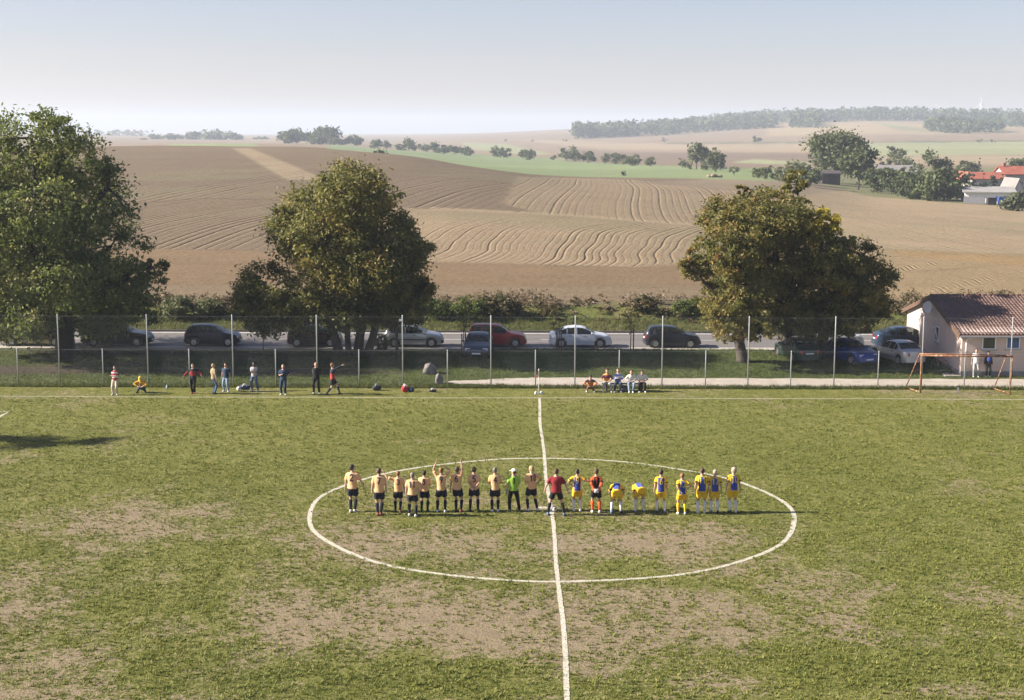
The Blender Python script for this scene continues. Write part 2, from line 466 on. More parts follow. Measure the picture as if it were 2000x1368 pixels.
m, nt, b = _new('worked_soil')
at = nd(nt, 'ShaderNodeAttribute', attribute_name='Col')
ph = nd(nt, 'ShaderNodeAttribute', attribute_name='phase'); am = nd(nt, 'ShaderNodeAttribute', attribute_name='amp')
geo = nd(nt, 'ShaderNodeNewGeometry')
clod = noise(nt, 1.3, 8, 0.80, geo.outputs['Position'])
clod2 = noise(nt, 0.35, 4, 0.6, geo.outputs['Position'])
pw = mth(nt, 'ADD', ph.outputs['Fac'], mth(nt, 'MULTIPLY', clod2, 0.14))
q = mth(nt, 'DIVIDE', pw, 0.62)
wn_ = nd(nt, 'ShaderNodeTexWhiteNoise', noise_dimensions='1D'); nt.links.new(mth(nt, 'FLOOR', q), wn_.inputs['W'])
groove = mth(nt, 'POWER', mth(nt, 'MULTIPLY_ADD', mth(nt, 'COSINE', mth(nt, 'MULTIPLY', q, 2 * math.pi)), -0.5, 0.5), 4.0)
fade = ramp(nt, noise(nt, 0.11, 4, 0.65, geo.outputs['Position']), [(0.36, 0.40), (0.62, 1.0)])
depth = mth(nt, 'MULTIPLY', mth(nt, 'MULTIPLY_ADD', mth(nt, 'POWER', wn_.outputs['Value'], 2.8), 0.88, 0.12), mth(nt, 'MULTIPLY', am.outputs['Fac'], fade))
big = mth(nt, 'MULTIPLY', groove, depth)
hgt = mth(nt, 'SUBTRACT', mth(nt, 'MULTIPLY', clod, 0.20), mth(nt, 'MULTIPLY', big, 0.30))
bp = nd(nt, 'ShaderNodeBump'); bp.inputs['Strength'].default_value = 0.9; bp.inputs['Distance'].default_value = 1.0
nt.links.new(hgt, bp.inputs['Height']); nt.links.new(bp.outputs[0], b.inputs['Normal'])
damp_shade = mth(nt, 'MULTIPLY', big, 0.85)           # furrow shade painted into the groove colour, along with moist earth
c = mixc(nt, damp_shade, at.outputs['Color'], (0.085, 0.06, 0.045))
c = mixc(nt, ramp(nt, clod, [(0.3, 0.0), (0.75, 0.30)]), c, (0.30, 0.232, 0.150))
crumb = noise(nt, 2.6, 7, 0.85, geo.outputs['Position'])
c = mixc(nt, ramp(nt, crumb, [(0.40, 0.55), (0.52, 0.0)]), c, (0.075, 0.053, 0.037))
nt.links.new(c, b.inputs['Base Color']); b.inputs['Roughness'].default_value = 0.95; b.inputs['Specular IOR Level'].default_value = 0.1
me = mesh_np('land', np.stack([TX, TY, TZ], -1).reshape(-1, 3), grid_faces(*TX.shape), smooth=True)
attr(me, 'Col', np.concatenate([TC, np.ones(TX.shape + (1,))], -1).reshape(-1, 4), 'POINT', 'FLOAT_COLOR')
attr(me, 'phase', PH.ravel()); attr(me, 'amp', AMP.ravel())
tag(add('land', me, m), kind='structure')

# ------------------------------------------------------------------ pitch: worn turf
LINE_X = 1.47; CIRC_C = (1.50, 55.0); CIRC_R = 9.15; TOUCH_Y = 79.4
BLOBS = []            # picture x, y, half width, half height, weight: + bare, - lush
for bx_, by_, hw, hh, w in [(200, 1020, 230, 40, .42), (330, 960, 180, 22, .12), (60, 1180, 160, 70, .42), (640, 1050, 160, 50, .18), (560, 1230, 150, 60, .25),
        (880, 1050, 190, 35, .20), (1330, 1050, 190, 50, .40), (880, 1190, 230, 62, .58), (1300, 1220, 260, 95, .52), (700, 1310, 120, 40, .1),
        (1580, 1130, 140, 50, .22), (1640, 1230, 120, 50, .36), (1960, 1200, 90, 40, .42), (1850, 1350, 160, 22, .36), (1450, 1330, 140, 40, .3), (180, 880, 60, 14, .15), (900, 985, 200, 14, .2),
        (300, 1175, 160, 30, -.45), (340, 1290, 110, 70, -.4), (400, 1130, 90, 40, -.3), (830, 1330, 240, 45, -.52), (640, 1360, 120, 30, -.3), (1720, 1310, 240, 28, -.5), (1880, 1060, 220, 120, -.28),
        (1700, 900, 400, 110, -.2), (500, 830, 600, 80, -.25), (1300, 830, 600, 70, -.2), (480, 1080, 110, 26, -.2), (1000, 860, 900, 60, -.15), (330, 930, 300, 40, -.1), (1590, 1270, 80, 20, -.1)]:
    p = on_z(bx_, by_); q = on_z(bx_ + hw, by_); n_ = on_z(bx_, by_ + hh); f_ = on_z(bx_, by_ - hh)
    BLOBS.append((p.x, (n_.y + f_.y) / 2, q.x - p.x, (f_.y - n_.y) / 2, w))
def bare_at(X, Y):
    v = 0.40 + 0 * X
    for cx, cy, rx, ry, w in BLOBS:
        v = v + w * (0.72 if w > 0 else 0.9) * np.exp(-(((X - cx) / rx) ** 2 + ((Y - cy) / ry) ** 2) * 1.2)
    v = v + 0.75 * (fbm(X * 0.22 + 3, Y * 0.22, 4) - 0.5) + 0.5 * (fbm(X * 1.1, Y * 0.9 + 7, 3) - 0.5)
    return v
gx = np.concatenate([[-900, -400, -150, -80, -50, -40, -34], np.arange(-31, 31.01, 0.27), [34, 40, 50, 80, 150, 400, 900]])
gy = np.concatenate([[-120, -40, 0, 15, 25, 31], np.arange(33.0, 80.01, 0.27), [80.5, 81.2, 82.0, FENCE_Y + 0.35]])
GX, GY = np.meshgrid(gx, gy)
PB = bare_at(GX, GY)
me = mesh_np('pitch', np.stack([GX, GY, 0.03 * (fbm(GX * 0.15, GY * 0.15, 2) - 0.5) * 0], -1).reshape(-1, 3), grid_faces(*GX.shape), smooth=True)
attr(me, 'bare', PB.ravel())
m, nt, b = _new('worn_turf')
geo = nd(nt, 'ShaderNodeNewGeometry'); pos = geo.outputs['Position']
ba = nd(nt, 'ShaderNodeAttribute', attribute_name='bare')
n1 = noise(nt, 3.4, 7, 0.78, pos); n2 = noise(nt, 1.2, 4, 0.6, pos); n3 = noise(nt, 11.0, 4, 0.65, pos); n4 = noise(nt, 0.12, 3, 0.5, pos)
f = mth(nt, 'ADD', ba.outputs['Fac'], mth(nt, 'MULTIPLY_ADD', n1, 2.0, -1.0))
f = mth(nt, 'ADD', f, mth(nt, 'MULTIPLY_ADD', n3, 0.8, -0.4))
f = ramp(nt, f, [(0.44, 0.0), (0.60, 1.0)])
g = ramp(nt, mth(nt, 'ADD', n2, mth(nt, 'MULTIPLY_ADD', n4, 0.6, -0.3)), [(0.25, (0.140, 0.152, 0.034)), (0.5, (0.202, 0.204, 0.055)), (0.75, (0.276, 0.260, 0.088))])
g = mixc(nt, ramp(nt, n3, [(0.32, 0.75), (0.55, 0.0)]), g, (0.035, 0.045, 0.013))
g = mixc(nt, ramp(nt, n1, [(0.36, 0.6), (0.53, 0.0)]), g, (0.045, 0.060, 0.016))
so = ramp(nt, mth(nt, 'ADD', n1, mth(nt, 'MULTIPLY_ADD', n2, 0.5, -0.25)), [(0.25, (0.205, 0.163, 0.105)), (0.55, (0.292, 0.236, 0.156)), (0.85, (0.35, 0.29, 0.20))])
so = mixc(nt, ramp(nt, n3, [(0.36, 0.45), (0.55, 0.0)]), so, (0.075, 0.062, 0.034))
nt.links.new(mixc(nt, f, g, so), b.inputs['Base Color'])
b.inputs['Roughness'].default_value = 0.95; b.inputs['Specular IOR Level'].default_value = 0.1
bp = nd(nt, 'ShaderNodeBump'); bp.inputs['Strength'].default_value = 1.0; bp.inputs['Distance'].default_value = 0.16
nt.links.new(mth(nt, 'ADD', n1, mth(nt, 'MULTIPLY', n3, 0.4)), bp.inputs['Height']); nt.links.new(bp.outputs[0], b.inputs['Normal'])
pitch = tag(add('pitch', me, m), kind='structure')

# chalk lines, uneven along their edges, each a part of the pitch
m, nt, b = _new('chalk_line')
geo = nd(nt, 'ShaderNodeNewGeometry'); pos = geo.outputs['Position']
k = ramp(nt, noise(nt, 14.0, 4, 0.7, pos), [(0.38, 1.0), (0.56, 0.0)])
c = mixc(nt, k, (0.50, 0.475, 0.41), (0.24, 0.23, 0.15))
nt.links.new(c, b.inputs['Base Color']); b.inputs['Roughness'].default_value = 0.95
CHALK = m
def strip(name, pts, w, closed=False, z=0.006):
    P = np.array(pts); n = len(P)
    d = np.roll(P, -1, 0) - np.roll(P, 1, 0)
    if not closed: d[0] = P[1] - P[0]; d[-1] = P[-1] - P[-2]
    d /= np.linalg.norm(d, axis=1)[:, None]; nn = np.stack([-d[:, 1], d[:, 0]], 1)
    wa = w * (0.50 + 0.14 * rng.random(n)); wb = w * (0.50 + 0.14 * rng.random(n))
    wa *= 0.8 + 0.4 * fbm(np.arange(n) * 0.07, np.zeros(n) + 3.5, 2); wb *= 0.8 + 0.4 * fbm(np.arange(n) * 0.06, np.zeros(n) + 8.5, 2)
    A = P + nn * wa[:, None]; B = P - nn * wb[:, None]
    V = np.concatenate([np.c_[A, np.full(n, z)], np.c_[B, np.full(n, z)]])
    i = np.arange(n if closed else n - 1); j = (i + 1) % n
    return add(name, mesh_np(name, V, np.stack([i, j, j + n, i + n], 1)), CHALK, pitch)
yy = np.arange(20, TOUCH_Y - 0.05, 0.12)
strip('halfway_line', np.c_[LINE_X + 0.05 * np.sin(yy * 0.16) + 0.03 * np.sin(yy * 0.5), yy], 0.125, z=0.011)
t = np.linspace(0, 2 * np.pi, 460, endpoint=False)
rr = CIRC_R + 0.05 * np.sin(5 * t) + 0.035 * np.sin(11 * t + 1)
strip('centre_circle', np.c_[CIRC_C[0] + rr * np.cos(t), CIRC_C[1] + rr * np.sin(t)], 0.15, True)
xx = np.arange(-60, 60, 0.15)
strip('touchline', np.c_[xx, TOUCH_Y + 0.05 * np.sin(xx * 0.4) + 0.04 * np.sin(xx * 0.13)], 0.085, z=0.007)
pc = on_z(18, 804)
yy = np.arange(30, pc.y, 0.15)
strip('penalty_area_line', np.c_[np.full(len(yy), pc.x), yy], 0.13, z=0.007)
xx = np.arange(-60, pc.x - 0.07, 0.15)
strip('penalty_area_line', np.c_[xx, np.full(len(xx), pc.y)], 0.10, z=0.007)
tt = np.linspace(0, 2 * np.pi, 24, endpoint=False)
spot = on_z(1062, 992)
MB().quad(*[(spot.x + 0.30 * math.cos(a) * random.uniform(.8, 1.15), spot.y + 0.16 * math.sin(a) * random.uniform(.8, 1.1), 0.006) for a in tt]).build('centre_mark', CHALK, pitch)

# blades in tufts
def on_line(X, Y):
    return (np.abs(np.hypot(X - CIRC_C[0], Y - CIRC_C[1]) - CIRC_R) < 0.10) | (np.abs(X - LINE_X) < 0.11) | (np.abs(Y - TOUCH_Y) < 0.05)
def blades(name, cx, cy, cz, n_b, h, spread, tone, wid, mat, label):
    """tufts at cx,cy of n_b blades each, one triangle per blade"""
    N = len(cx) * n_b
    cx = np.repeat(cx, n_b); cy = np.repeat(cy, n_b); cz = np.repeat(cz, n_b); h = np.repeat(h, n_b); tone = np.repeat(tone, n_b); spread = np.repeat(spread, n_b)
    a = rng.random(N) * 2 * np.pi; r = np.sqrt(rng.random(N)) * spread
    x = cx + r * np.cos(a); y = cy + r * np.sin(a)
    b = rng.random(N) * 2 * np.pi; hh = h * (0.55 + 0.6 * rng.random(N)); w = wid * (0.7 + 0.6 * rng.random(N))
    lean = (0.5 + 0.6 * rng.random(N)) * hh
    V = np.empty((N, 3, 3))
    V[:, 0] = np.stack([x - w * np.cos(b), y - w * np.sin(b), cz - 0.005], 1)
    V[:, 1] = np.stack([x + w * np.cos(b), y + w * np.sin(b), cz - 0.005], 1)
    e = b + 1.57 + rng.normal(0, 0.5, N)
    V[:, 2] = np.stack([x + lean * np.cos(e), y + lean * np.sin(e), cz + hh], 1)
    me = mesh_np(name, V.reshape(-1, 3), np.arange(3 * N).reshape(N, 3))
    attr(me, 'tone', np.clip(tone + rng.normal(0, 0.10, N), 0, 1), 'FACE')
    o = add(name, me, mat); tag(o, label, 'grass', kind='stuff')
    return o
TURF = leaf_mat('turf_blades', [(0.095, 0.124, 0.020), (0.162, 0.184, 0.034), (0.236, 0.238, 0.056), (0.32, 0.295, 0.10), (0.39, 0.335, 0.16)], 0.25)
NT = 100000
ty = (34.5 ** 0.6 + rng.random(NT) * (82.6 ** 0.6 - 34.5 ** 0.6)) ** (1 / 0.6)
tx = (rng.random(NT) * 2 - 1) * (0.365 * ty + 0.6)
bv = bare_at(tx, ty) + 1.3 * (fbm(tx * 2.6, ty * 2.6, 3) - 0.5)
keep = (rng.random(NT) < np.clip((0.62 - bv) / 0.22, 0.02, 1)) & ~((rng.random(NT) < 0.75) & on_line(tx, ty))
tx, ty, bv = tx[keep], ty[keep], bv[keep]
ton = np.clip(0.22 + 0.55 * fbm(tx * 0.35, ty * 0.35, 3) + 0.35 * (bv - 0.35) - 0.25 + 0.05 * np.sign(np.sin(tx * 1.4 + 0.02 * ty)) * smooth(58, 70, ty) + 0.16 * smooth(56, 80, ty), 0.02, 0.98)
hs = (0.040 + 0.045 * rng.random(len(tx)) * np.clip(1.2 - bv, 0.2, 1)) * (0.55 + 0.45 * smooth(75, 40, ty) + 0.0) * 1.0
blades('pitch_grass', tx, ty, np.zeros(len(tx)), 4, hs, 0.04 + 0.06 * rng.random(len(tx)), ton, 0.014, TURF, 'short worn grass of the football pitch')

# thicker tufts left standing, with shadows of their own
NK = 30000
ky = (34.5 ** 0.7 + rng.random(NK) * (79.0 ** 0.7 - 34.5 ** 0.7)) ** (1 / 0.7)
kx = (rng.random(NK) * 2 - 1) * (0.365 * ky + 0.6)
kb = bare_at(kx, ky); kn_ = fbm(kx * 1.7 + 40, ky * 1.7, 3)
keep = (kn_ > 0.40 + 0.12 * np.clip(kb - 0.4, 0, 1)) & ~on_line(kx, ky)
kx, ky, kb = kx[keep], ky[keep], kb[keep]
blades('pitch_tufts', kx, ky, np.zeros(len(kx)), 9, rng.uniform(0.055, 0.105, len(kx)) * np.clip(1.25 - 0.5 * kb, 0.6, 1.2), rng.uniform(0.025, 0.065, len(kx)), np.clip(rng.normal(0.30, 0.13, len(kx)), 0.03, 0.8), 0.015, TURF, 'scattered thicker grass tufts standing on the worn pitch')

# ------------------------------------------------------------------ bank between fence and road, verge and embankment
def patch(name, xs, ys, zf, mat, **at_):
    X, Y = np.meshgrid(xs, ys)
    me = mesh_np(name, np.stack([X, Y, zf(X, Y)], -1).reshape(-1, 3), grid_faces(*X.shape), smooth=True)
    for k_, fn in at_.items(): attr(me, k_, fn(X, Y).ravel())
    return tag(add(name, me, mat), kind='structure')
bxs = np.concatenate([[-900, -300, -120, -70, -48], np.arange(-42, 42.1, 0.4), [48, 70, 120, 300, 900]])
def grass_ground(name, dark, mid, dry, earth):
    m, nt, b = _new(name)
    geo = nd(nt, 'ShaderNodeNewGeometry'); pos = geo.outputs['Position']
    ba = nd(nt, 'ShaderNodeAttribute', attribute_name='bare')
    n1 = noise(nt, 2.2, 5, 0.7, pos); n2 = noise(nt, 0.35, 4, 0.6, pos); n3 = noise(nt, 12, 3, 0.6, pos)
    g = ramp(nt, mth(nt, 'ADD', n2, mth(nt, 'MULTIPLY_ADD', n1, 0.5, -0.25)), [(0.3, dark), (0.52, mid), (0.78, dry)])
    g = mixc(nt, ramp(nt, n3, [(0.3, 0.6), (0.55, 0.0)]), g, tuple(x * 0.45 for x in dark))
    f = ramp(nt, mth(nt, 'ADD', ba.outputs['Fac'], mth(nt, 'MULTIPLY_ADD', n1, 0.6, -0.3)), [(0.4, 0.0), (0.65, 1.0)])
    nt.links.new(mixc(nt, f, g, earth), b.inputs['Base Color'])
    b.inputs['Roughness'].default_value = 0.95; b.inputs['Specular IOR Level'].default_value = 0.1
    bp = nd(nt, 'ShaderNodeBump'); bp.inputs['Strength'].default_value = 0.8; bp.inputs['Distance'].default_value = 0.15
    nt.links.new(mth(nt, 'ADD', n1, mth(nt, 'MULTIPLY', n3, 0.4)), bp.inputs['Height']); nt.links.new(bp.outputs[0], b.inputs['Normal'])
    return m
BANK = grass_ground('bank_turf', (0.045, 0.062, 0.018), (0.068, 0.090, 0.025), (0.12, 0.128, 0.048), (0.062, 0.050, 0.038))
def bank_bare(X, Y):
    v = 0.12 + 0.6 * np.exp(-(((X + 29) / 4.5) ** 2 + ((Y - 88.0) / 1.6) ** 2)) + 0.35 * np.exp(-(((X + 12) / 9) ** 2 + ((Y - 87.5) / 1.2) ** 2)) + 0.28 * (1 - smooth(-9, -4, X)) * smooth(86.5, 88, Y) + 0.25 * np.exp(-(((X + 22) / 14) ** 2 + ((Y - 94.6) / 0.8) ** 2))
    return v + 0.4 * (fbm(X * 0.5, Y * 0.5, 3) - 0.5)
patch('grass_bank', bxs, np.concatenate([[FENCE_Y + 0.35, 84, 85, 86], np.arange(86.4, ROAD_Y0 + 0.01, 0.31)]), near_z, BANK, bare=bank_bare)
VERGE = grass_ground('verge_turf', (0.065, 0.080, 0.024), (0.110, 0.120, 0.036), (0.18, 0.165, 0.07), (0.15, 0.115, 0.08))
patch('road_verge', bxs, np.concatenate([[ROAD_Y1, 104.5, 104.9], np.arange(105.2, 112.3, 0.4)]), near_z, VERGE, bare=lambda X, Y: 0.1 + 0.5 * smooth(108.5, 111, Y) + 0.5 * (fbm(X * 0.4, Y * 0.4, 3) - 0.5))

# gravel path along the fence
PATHM = pm('pale_gravel', (0.36, 0.32, 0.275), 0.95, 0.16, 1.3, bump=0.5, bscale=30)
p0 = on_z(866, 748)
V = []; xs = np.concatenate([np.arange(p0.x, p0.x + 6, 0.3), np.arange(p0.x + 6, 60, 1.0), [120, 400]])
for i, x in enumerate(xs):
    g_ = smooth(0, 5.5, x - p0.x)
    V.append((x, 84.1 - 1.0 * g_ + random.uniform(-.18, .12) * (1 if x < 60 else 0), 0.012)); V.append((x, 84.9 + 1.25 * g_ + random.uniform(-.12, .15) * (1 if x < 60 else 0), 0.014))
F = [(2 * i, 2 * i + 2, 2 * i + 3, 2 * i + 1) for i in range(len(xs) - 1)]
tag(add('gravel_path', mesh_np('gravel_path', V, F), PATHM), kind='structure')

# road
def road_mat():
    m, nt, b = _new('asphalt')
    geo = nd(nt, 'ShaderNodeNewGeometry'); pos = geo.outputs['Position']
    mp = nd(nt, 'ShaderNodeMapping'); mp.inputs['Scale'].default_value = (0.05, 1.2, 1); nt.links.new(pos, mp.inputs['Vector'])
    n1 = noise(nt, 1.0, 4, 0.6, mp.outputs[0]); n2 = noise(nt, 6, 4, 0.6, pos)
    c = ramp(nt, mth(nt, 'ADD', mth(nt, 'MULTIPLY', n1, 0.7), mth(nt, 'MULTIPLY', n2, 0.3)), [(0.3, (0.095, 0.088, 0.086)), (0.7, (0.155, 0.145, 0.142))])
    nt.links.new(c, b.inputs['Base Color']); b.inputs['Roughness'].default_value = 0.85
    return m
ASPH = road_mat()
rx = [-900, -200, -60, 60, 200, 900]
def flat(name, xs, y0, y1, z, mat, parent=None):
    V = []; 
    for x in xs: V += [(x, y0, z), (x, y1, z)]
    o = add(name, mesh_np(name, V, [(2 * i, 2 * i + 2, 2 * i + 3, 2 * i + 1) for i in range(len(xs) - 1)]), mat, parent)
    return o
road = tag(flat('road', rx, ROAD_Y0, ROAD_Y1, ROAD_Z, ASPH), kind='structure')
WHITE = pm('road_paint', (0.62, 0.61, 0.58), 0.8, 0.15, 3)
flat('parking_strip', rx, ROAD_Y0 + 0.12, ROAD_Y0 + 1.25, ROAD_Z + 0.004, pm('pale_concrete', (0.34, 0.32, 0.29), 0.9, 0.12, 1.2), road)
flat('edge_line', rx, ROAD_Y1 - 0.62, ROAD_Y1 - 0.42, ROAD_Z + 0.004, WHITE, road)
for i in range(-12, 13):
    x0 = i * 9.0 + 2.0
    if abs(x0) < 60: flat('centre_dash', [x0, x0 + 4.5], 100.45, 100.57, ROAD_Z + 0.004, WHITE, road)
k = MB().box(-900, 900, ROAD_Y1, ROAD_Y1 + 0.15, 0.1, ROAD_Z + 0.12).build('kerb', pm('kerb_stone', (0.11, 0.10, 0.095), 0.9), None)
tag(k, kind='structure')

# ------------------------------------------------------------------ trees
BARK = pm('bark', (0.055, 0.046, 0.038), 0.95, 0.35, 6, bump=0.8, bscale=9)
BIRCH = pm('pale_bark', (0.30, 0.28, 0.25), 0.9, 0.4, 3)
LF_GREEN = leaf_mat('leaves_green', [(0.044, 0.066, 0.018), (0.090, 0.122, 0.034), (0.142, 0.174, 0.050), (0.200, 0.220, 0.070), (0.26, 0.245, 0.09)], 0.34)
LF_OLIVE = leaf_mat('leaves_olive', [(0.048, 0.056, 0.016), (0.096, 0.102, 0.028), (0.155, 0.146, 0.040), (0.22, 0.185, 0.052), (0.28, 0.170, 0.045)], 0.32)
LF_RUST = leaf_mat('leaves_rusty', [(0.050, 0.056, 0.016), (0.098, 0.100, 0.028), (0.150, 0.142, 0.040), (0.200, 0.165, 0.048), (0.22, 0.130, 0.045)], 0.32)
LF_YELLOW = leaf_mat('leaves_yellow', [(0.18, 0.17, 0.03), (0.34, 0.29, 0.045), (0.48, 0.39, 0.06)], 0.35)
LF_FAR = leaf_mat('leaves_distant', [(0.038, 0.052, 0.022), (0.064, 0.086, 0.034), (0.096, 0.116, 0.046), (0.135, 0.146, 0.064)], 0.22)
LF_PALE = leaf_mat('leaves_pale', [(0.09, 0.105, 0.055), (0.135, 0.145, 0.075), (0.19, 0.19, 0.105)], 0.25)
LF_SPRUCE = leaf_mat('needles', [(0.014, 0.026, 0.016), (0.026, 0.042, 0.026), (0.040, 0.058, 0.035)], 0.1)
LF_DRY = leaf_mat('dry_scrub', [(0.030, 0.034, 0.013), (0.065, 0.060, 0.024), (0.115, 0.088, 0.045), (0.165, 0.120, 0.075), (0.20, 0.155, 0.105)], 0.2)

def leaf_cloud(blobs, n, size, seed, clump=0.25, per=70, tone0=0.45, tvar=0.22, fill=0.55, droop=0.0):
    """leaf faces gathered in sprays through the volume of the blobs (centre, radii[, tone shift])"""
    g = np.random.default_rng(seed)
    w = np.array([b[1][0] * b[1][1] + b[1][0] * b[1][2] + b[1][1] * b[1][2] for b in blobs]); w = w / w.sum()
    M = max(6, n // per)
    bi = g.choice(len(blobs), M, p=w)
    C = np.array([tuple(b[0]) for b in blobs])[bi]; RR = np.array([b[1] for b in blobs])[bi]
    sh = np.array([(b[2] if len(b) > 2 else 0.0) for b in blobs])[bi]
    d = g.normal(size=(M, 3)); d /= np.linalg.norm(d, axis=1)[:, None]
    rr = fill + (1.06 - fill) * g.random(M) ** 0.6
    cc = C + d * RR * rr[:, None]
    ct = tone0 + tvar * g.normal(size=M) + sh
    cs = clump * RR.mean(1) * (0.6 + 0.9 * g.random(M))
    k = g.integers(0, M, n)
    off = g.normal(size=(n, 3)) * cs[k][:, None] * np.array([0.62, 0.62, 0.40])
    P = cc[k] + off; P[:, 2] -= droop * np.hypot(off[:, 0], off[:, 1])
    nrm = d[k] * 0.55 + g.normal(size=(n, 3)) * 0.75 + np.array([0, 0, 0.35])
    nrm /= np.linalg.norm(nrm, axis=1)[:, None]
    a = np.cross(nrm, g.normal(size=(n, 3))); a /= np.linalg.norm(a, axis=1)[:, None]; b = np.cross(nrm, a)
    s = size * (0.55 + 0.9 * g.random(n))[:, None]
    V = np.empty((n, 4, 3))
    V[:, 0] = P - a * s; V[:, 1] = P + b * s * 0.48 + nrm * s * 0.1; V[:, 2] = P + a * s; V[:, 3] = P - b * s * 0.48 + nrm * s * 0.1
    t = np.clip(ct[k] + g.normal(0, 0.10, n), 0.02, 0.98)
    return V.reshape(-1, 3), t, cc
def crown_obj(name, blobs, n, size, seed, mat, parent, **kw):
    V, t, cc = leaf_cloud(blobs, n, size, seed, **kw)
    me = mesh_np(name, V, np.arange(len(V)).reshape(-1, 4)); attr(me, 'tone', t, 'FACE')
    return add(name, me, mat, parent), cc
def limb(mb, a, b, r0, r1, seed, sag=0.12, n=6, sides=7):
    g = random.Random(seed); a = Vector(a); b = Vector(b); L = (b - a).length
    pts = []; rad = []
    for i in range(n + 1):
        t = i / n; p = a.lerp(b, t)
        p.z += sag * L * math.sin(math.pi * t) * 0.6
        if 0 < i: p += Vector((g.uniform(-1, 1), g.uniform(-1, 1), g.uniform(-.5, .5))) * L * 0.035
        pts.append(p); rad.append(r0 * (1 - t) + r1 * t)
    mb.tube(pts, rad, sides)
    return pts
def tree(name, base, blobs, n, size, seed, mat, label, cat='tree', group=None, r=0.35, stems=1, fork=0.22, bark=None, extra=None, branches=40, lean=0.0, **kw):
    """base: place of the trunk foot; blobs: crown lobes in world space"""
    base = Vector(base)
    root = empty(name, base)
    tag(root, label, cat, group)
    loc = [(Vector(b[0]) - base, b[1], *b[2:]) for b in blobs]
    top = max(b[0].z + b[1][2] for b in loc)
    cx = sum((b[0].x for b in loc)) / len(loc)
    mb = MB(); g = random.Random(seed)
    feet = []
    for s in range(stems):
        o = Vector(((s - (stems - 1) / 2) * r * 1.5, g.uniform(-.3, .3) * (stems > 1), -0.15))
        f = Vector((o.x * 1.8 + lean * top * fork + g.uniform(-.15, .15), o.y * 1.5, top * fork))
        rr_ = r * (1.0 if stems == 1 else g.uniform(0.5, 0.85))
        mb.tube([o, o + Vector((0, 0, 0.35)), o.lerp(f, 0.5) + Vector((g.uniform(-.08, .08), 0, 0)), f], [rr_ * 1.45, rr_ * 1.08, rr_ * 0.92, rr_ * 0.8], 9)
        feet.append((f, rr_))
    ends = []
    for i, b in enumerate(loc):
        f, rr_ = min(feet, key=lambda q: (q[0] - b[0]).length)
        pts = limb(mb, f - Vector((0, 0, 0.1)), b[0], rr_ * 0.55, rr_ * 0.16, seed * 31 + i)
        ends.append(pts)
    crown, cc = crown_obj('crown', loc, n, size, seed, mat, root, **kw)
    for c in cc[:branches]:
        c = Vector(c); pts = min(ends, key=lambda e: (e[3] - c).length); a = min(pts[2:], key=lambda q: (q - c).length)
        limb(mb, a, c, r * 0.12, r * 0.03, g.random(), n=3, sides=4)
    mb.build('trunk', bark or BARK, root, smooth=True)
    if extra: 
        for bl, nn, mt in extra:
            crown_obj('crown', [(Vector(b[0]) - base, b[1], *b[2:]) for b in bl], nn, size, seed + 77, mt, root, **kw)
    return root
def lobes(spec, Y, dy=0.0):
    """picture ellipses (x, y, half width, half height[, tone, depth shift]) at distance Y"""
    out = []
    k = Y * 1.0 / FPX / (C_F.y)
    for i, s in enumerate(spec):
        x, y, a, b = s[:4]; t = s[4] if len(s) > 4 else 0.0
        sh = s[5] if len(s) > 5 else ((i * 0.618) % 1 - 0.5) * (a + b) * k * 1.1
        out.append((at_y(x, y, Y + sh + dy), (a * k, 0.5 * (a + b) * k * 1.1, b * k), t))
    return out
def foot(px, Y): 
    p = at_y(px, 690, Y); return (p.x, Y, land_z(p.x, Y))

tree('chestnut_tree', foot(128, 92.5), lobes([(55, 272, 80, 56), (150, 322, 76, 58), (-40, 340, 90, 80), (60, 395, 150, 80), (185, 405, 70, 65), (215, 480, 75, 62), (272, 545, 52, 36),
     (205, 572, 95, 56), (80, 545, 150, 90), (-45, 520, 110, 105), (250, 612, 52, 26), (130, 632, 110, 30), (20, 632, 70, 34), (300, 520, 24, 16), (220, 330, 18, 26), (100, 232, 30, 18), (60, 420, 115, 70, .05, -3.2), (120, 545, 100, 60, .05, -3.8), (-30, 470, 90, 80, .1, -3.2), (40, 600, 90, 45, .1, -3.6)], 92.5),
     94000, 0.122, 3, LF_GREEN, 'tallest dark green leafy tree at the edge of the picture, over two parked cars', r=0.62, fork=0.20, group='trees along the road', branches=130, per=80, tone0=0.50)
tree('maple_tree', foot(690, 93.0), lobes([(690, 385, 72, 60), (622, 402, 70, 52), (575, 450, 50, 48), (640, 470, 95, 66), (742, 430, 58, 60), (772, 490, 54, 58), (818, 482, 30, 26, .25), (700, 522, 118, 58),
     (800, 572, 46, 28), (745, 590, 80, 44), (520, 560, 54, 42, -.1), (482, 580, 26, 34, -.1), (560, 606, 80, 32, -.1), (650, 600, 86, 44, -.1), (500, 628, 36, 18, -.1), (780, 620, 50, 18, -.1), (640, 470, 75, 50, .05, -3.0), (720, 530, 70, 45, -.05, -3.2), (570, 590, 55, 32, -.1, -2.6), (500, 596, 46, 36, -.1, -1.0), (540, 636, 56, 22, -.1, -1.5), (478, 556, 24, 24, -.1, 1.0)], 93),
     100000, 0.110, 5, LF_OLIVE, 'round olive green tree with several stems standing between the parked cars', r=0.40, stems=4, fork=0.20, group='trees along the road', branches=130, per=80, tone0=0.42)
